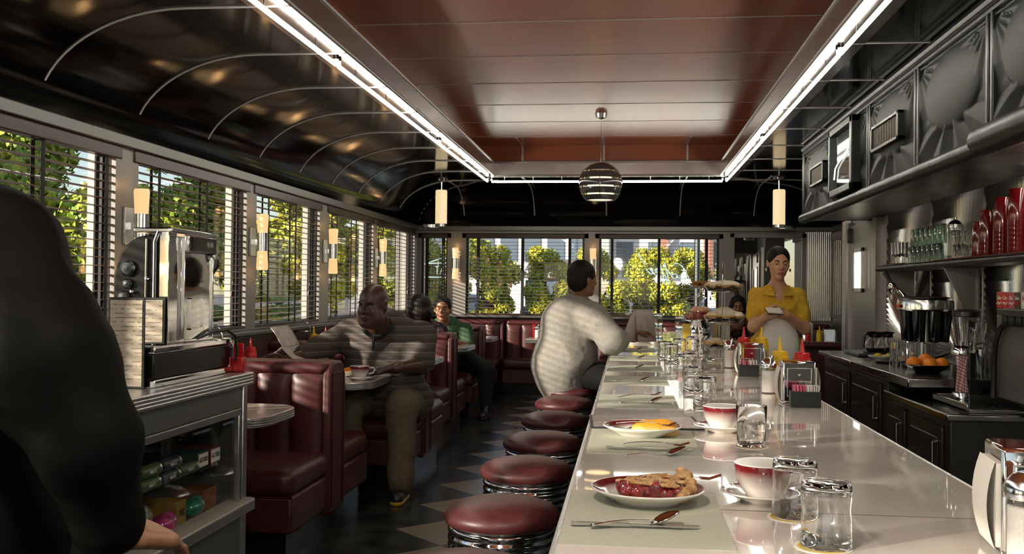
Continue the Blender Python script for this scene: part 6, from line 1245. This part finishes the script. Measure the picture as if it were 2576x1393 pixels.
garment(o, 'blouse', [('c', (-2.2, 9.67, .965), (-1.87, 9.67, .965), .075, .075, {'k': .06}), ('c', (-2.04, 9.66, .95), (-2.04, 9.68, .6), .145, .15, {'k': .08}), ('c', (-2.21, 9.67, .96), (-2.255, 9.84, .81), .07, .055), ('c', (-1.86, 9.67, .96), (-1.80, 9.84, .81), .07, .055), ('C', (-2.045, 9.6, 1.0), (-2.045, 9.6, 1.15), .07, .08, {'k': .02})], m_bl, .01, fold=.012)
garment(o, 'skirt', limb((-1.93, 9.67, .56), (-1.92, 9.98, .56), (-1.92, 10.0, .14), .11, .085, .06) + limb((-2.13, 9.67, .56), (-2.12, 9.98, .56), (-2.12, 10.0, .14), .11, .085, .06), cloth('dark_trousers', (.012, .012, .014)), .014)
hair_cap(o, 'hair', J['head'], 1.08, m, m_hair2, [((0, .02, .035), (.105, .118, .10)), ((0, .045, -.04), (.125, .095, .075)), ((.075, .01, -.06), (.045, .07, .055)), ((-.075, .01, -.06), (.045, .07, .055)), ((0, .07, -.09), (.085, .05, .045))], [((0, -.12, -.02), (.07, .08, .10))])
# ---- man in green
sk5 = skin('skin_ruddy', (.30, .14, .08)); J = dict(head=(-1.975, 10.36, 1.155), rot=(.12, .02, .0), hs=1.1, neck=(-1.975, 10.52, .985), sr=(-2.17, 10.60, .93), sl=(-1.765, 10.60, .92), er=(-2.22, 10.42, .80), wr=(-2.05, 10.27, .82), el=(-1.705, 10.50, .745), wl=(-1.82, 10.28, .815), hr=(-2.07, 10.72, .56), hl=(-1.75, 10.68, .56), kr=(-2.02, 10.3, .55), ar=(-2.0, 10.25, .1), kl=(-1.505, 10.42, .50), al=(-1.50, 10.40, .1))
o, m = person('dark-haired man in a green polo shirt facing the camera in the far booth', (-1.97, 10.65, 0), J, sk5, .007, thick=1.1, hands=(((-1.82, 10.28, .815), (-.7, -.5, -.05), (0, 0, 1), (-.4, -.6, 0), .4, 1.), ((-2.05, 10.27, .82), (.7, -.5, -.05), (0, 0, 1), (.4, -.6, 0), .4, 1.)), hk=dict(brow=(.015, .01, .008)))
sh_ = garment(o, 'green_polo', [('c', (-2.16, 10.62, .93), (-1.78, 10.61, .92), .085, .085, {'k': .06}), ('c', (-1.97, 10.60, .92), (-1.95, 10.72, .6), .165, .185, {'k': .08}), ('c', (-2.17, 10.61, .93), (-2.215, 10.45, .82), .08, .068), ('c', (-1.765, 10.60, .92), (-1.71, 10.51, .765), .08, .07), ('c', (-1.975, 10.55, .97), (-1.975, 10.53, 1.01), .09, .078, {'k': .03}), ('C', (-1.975, 10.42, 1.06), (-1.975, 10.46, .95), .07, .02, {'k': .012})], cloth('green_cotton', (.045, .085, .045), .12, 40), .009, fold=.015)
flaps(o, sh_, bpy.data.materials['green_cotton'], (.05, -.13, 1.035), (.03, -.205, .945), (.10, -.165, .955), (.085, -.06, 1.03))
garment(o, 'trousers', limb((-1.75, 10.7, .56), (-1.51, 10.44, .50), (-1.505, 10.41, .13), .125, .095, .07, .04) + limb((-2.07, 10.72, .56), (-2.02, 10.3, .55), (-2.0, 10.25, .13), .125, .09, .07, .04) + [('c', (-2.07, 10.73, .57), (-1.75, 10.7, .57), .13, .13)], cloth('charcoal_trousers', (.016, .018, .018)), .012, fold=.012)
mouth(o, J['head'], J['hs'], m, (.24, .08, .06)); hair_cap(o, 'hair', J['head'], 1.11, m, m_hair, cap, face_cut + [((0, -.09, .02), (.07, .05, .055))])
m_shoe = bpy.data.materials['shoe_black']; shoes(o, (((-1.50, 10.36), (-.1, -1)), ((-2.0, 10.22), (0, -1))), m_shoe, m_blackp)
# ---- girl near the mirror
J = dict(head=(1.335, 12.30, 1.19), rot=(-.05, .12, 0), hs=1.0, neck=(1.335, 12.36, 1.03), sr=(1.17, 12.4, .96), sl=(1.50, 12.4, .96), er=(1.13, 12.25, .80), wr=(1.22, 12.08, .80), el=(1.54, 12.25, .80), wl=(1.45, 12.08, .80), hr=(1.24, 12.85, .55), hl=(1.43, 12.85, .55), kr=(1.24, 12.45, .55), ar=(1.24, 12.4, .1), kl=(1.43, 12.45, .55), al=(1.43, 12.4, .1))
o, m = person('dark-haired diner in a red and black top seated under the wide mirror', (1.335, 12.6, 0), J, skin('skin_brown', (.19, .085, .05)), .008, hands=(((1.22, 12.08, .80), (.3, -.9, 0), (0, 0, 1), (1, 0, 0), .4, .95), ((1.45, 12.08, .80), (-.3, -.9, 0), (0, 0, 1), (-1, 0, 0), .4, .95)))
t = NT('red_black_top', rough=.8); m_tp = t.col(t.mix(t.f('GREATER_THAN', t.noise(22, 2), .56), (.016, .012, .012), (.20, .03, .025)))
garment(o, 'top', [('c', (1.18, 12.42, .96), (1.49, 12.42, .96), .075, .075, {'k': .06}), ('c', (1.335, 12.44, .95), (1.335, 12.8, .6), .13, .15, {'k': .08}), ('c', (1.17, 12.4, .96), (1.135, 12.26, .82), .065, .055), ('c', (1.50, 12.4, .96), (1.535, 12.26, .82), .065, .055), ('C', (1.335, 12.28, 1.08), (1.335, 12.33, .98), .06, .02, {'k': .012})], m_tp, .011, fold=.01)
garment(o, 'trousers', limb((1.24, 12.85, .56), (1.24, 12.45, .56), (1.24, 12.4, .14), .105, .085, .06) + limb((1.43, 12.85, .56), (1.43, 12.45, .56), (1.43, 12.4, .14), .105, .085, .06), bpy.data.materials['dark_trousers'], .014)
mouth(o, J['head'], 1., m, (.22, .06, .05)); hair_cap(o, 'hair', J['head'], 1.06, m, m_hair, [((0, .02, .036), (.092, .108, .095)), ((0, .05, -.03), (.098, .08, .08)), ((.08, .03, -.03), (.025, .05, .06)), ((-.08, .03, -.03), (.025, .05, .06))], [((0, -.10, -.015), (.072, .08, .095))])
# ---- man in the black coat close to the camera
m_coat = M('black_leather', (.0016, .0016, .0015), .65, spec=.06, bump=.35, bs=9, rvar=.1)
J = dict(head=(-1.235, 1.40, 1.70), rot=(2.3, .0, 0), hs=1.0, neck=(-1.22, 1.47, 1.52), sr=(-1.03, 1.47, 1.42), sl=(-1.40, 1.62, 1.43), er=(-.826, 1.45, 1.13), wr=(-.812, 1.50, .985), el=(-1.50, 1.75, 1.18), wl=(-1.42, 1.9, 1.05), hr=(-1.08, 1.5, .92), hl=(-1.28, 1.57, .92), kr=(-1.08, 1.5, .5), ar=(-1.08, 1.45, .09), kl=(-1.28, 1.6, .5), al=(-1.28, 1.62, .09), fr=(-1.03, 1.6, .04), fl=(-1.22, 1.78, .04))
o, m = person('man in a black leather coat filling the left edge, back to the camera', (-1.18, 1.53, 0), J, sk2, .0075, hands=(((-.812, 1.505, .98), (.25, .9, -.25), (.3, .1, 1), (-1, 0, 0), .35, 1.1), ((-1.42, 1.9, 1.05), (.2, .9, 0), (0, 0, 1), (1, 0, 0), .5, 1.05)))
P = [('c', (-1.06, 1.48, 1.44), (-1.39, 1.61, 1.44), .105, .115, {'k': .09}), ('c', (-1.20, 1.54, 1.36), (-1.18, 1.54, .95), .185, .19, {'k': .1}), ('c', (-1.10, 1.51, .98), (-1.27, 1.57, .98), .175, .175, {'k': .08}), ('c', (-1.10, 1.51, .9), (-1.09, 1.51, .62), .17, .18, {'k': .06}), ('c', (-1.27, 1.57, .9), (-1.28, 1.57, .62), .17, .18, {'k': .06}), ('c', (-1.21, 1.5, 1.5), (-1.215, 1.47, 1.57), .105, .085, {'k': .05})]
P += [('c', (-1.035, 1.475, 1.425), (-.905, 1.45, 1.25), .108, .105, {'k': .06}), ('c', (-.905, 1.45, 1.25), (-.828, 1.45, 1.13), .105, .082, {'k': .05}), ('c', (-.828, 1.45, 1.13), (-.814, 1.49, 1.005), .082, .060, {'k': .04}), ('c', (-1.41, 1.63, 1.42), (-1.50, 1.75, 1.18), .115, .095, {'k': .06}), ('c', (-1.50, 1.75, 1.18), (-1.43, 1.88, 1.07), .095, .075)]
ct = garment(o, 'leather_coat', P, m_coat, .012, fold=.035, sc=7)
hair_cap(o, 'hair', J['head'], 1.03, m, m_hair, cap, face_cut); mouth(o, J['head'], 1., m, (.2, .07, .05))
garment(o, 'trousers', limb((-1.08, 1.5, .9), (-1.08, 1.5, .5), (-1.08, 1.46, .12), .11, .09, .075) + limb((-1.28, 1.57, .9), (-1.28, 1.6, .5), (-1.28, 1.62, .12), .11, .09, .075), bpy.data.materials['black_trousers'], .014)
shoes(o, (((-1.07, 1.50), (.2, 1)), ((-1.27, 1.67), (.2, 1))), m_shoe, m_blackp)
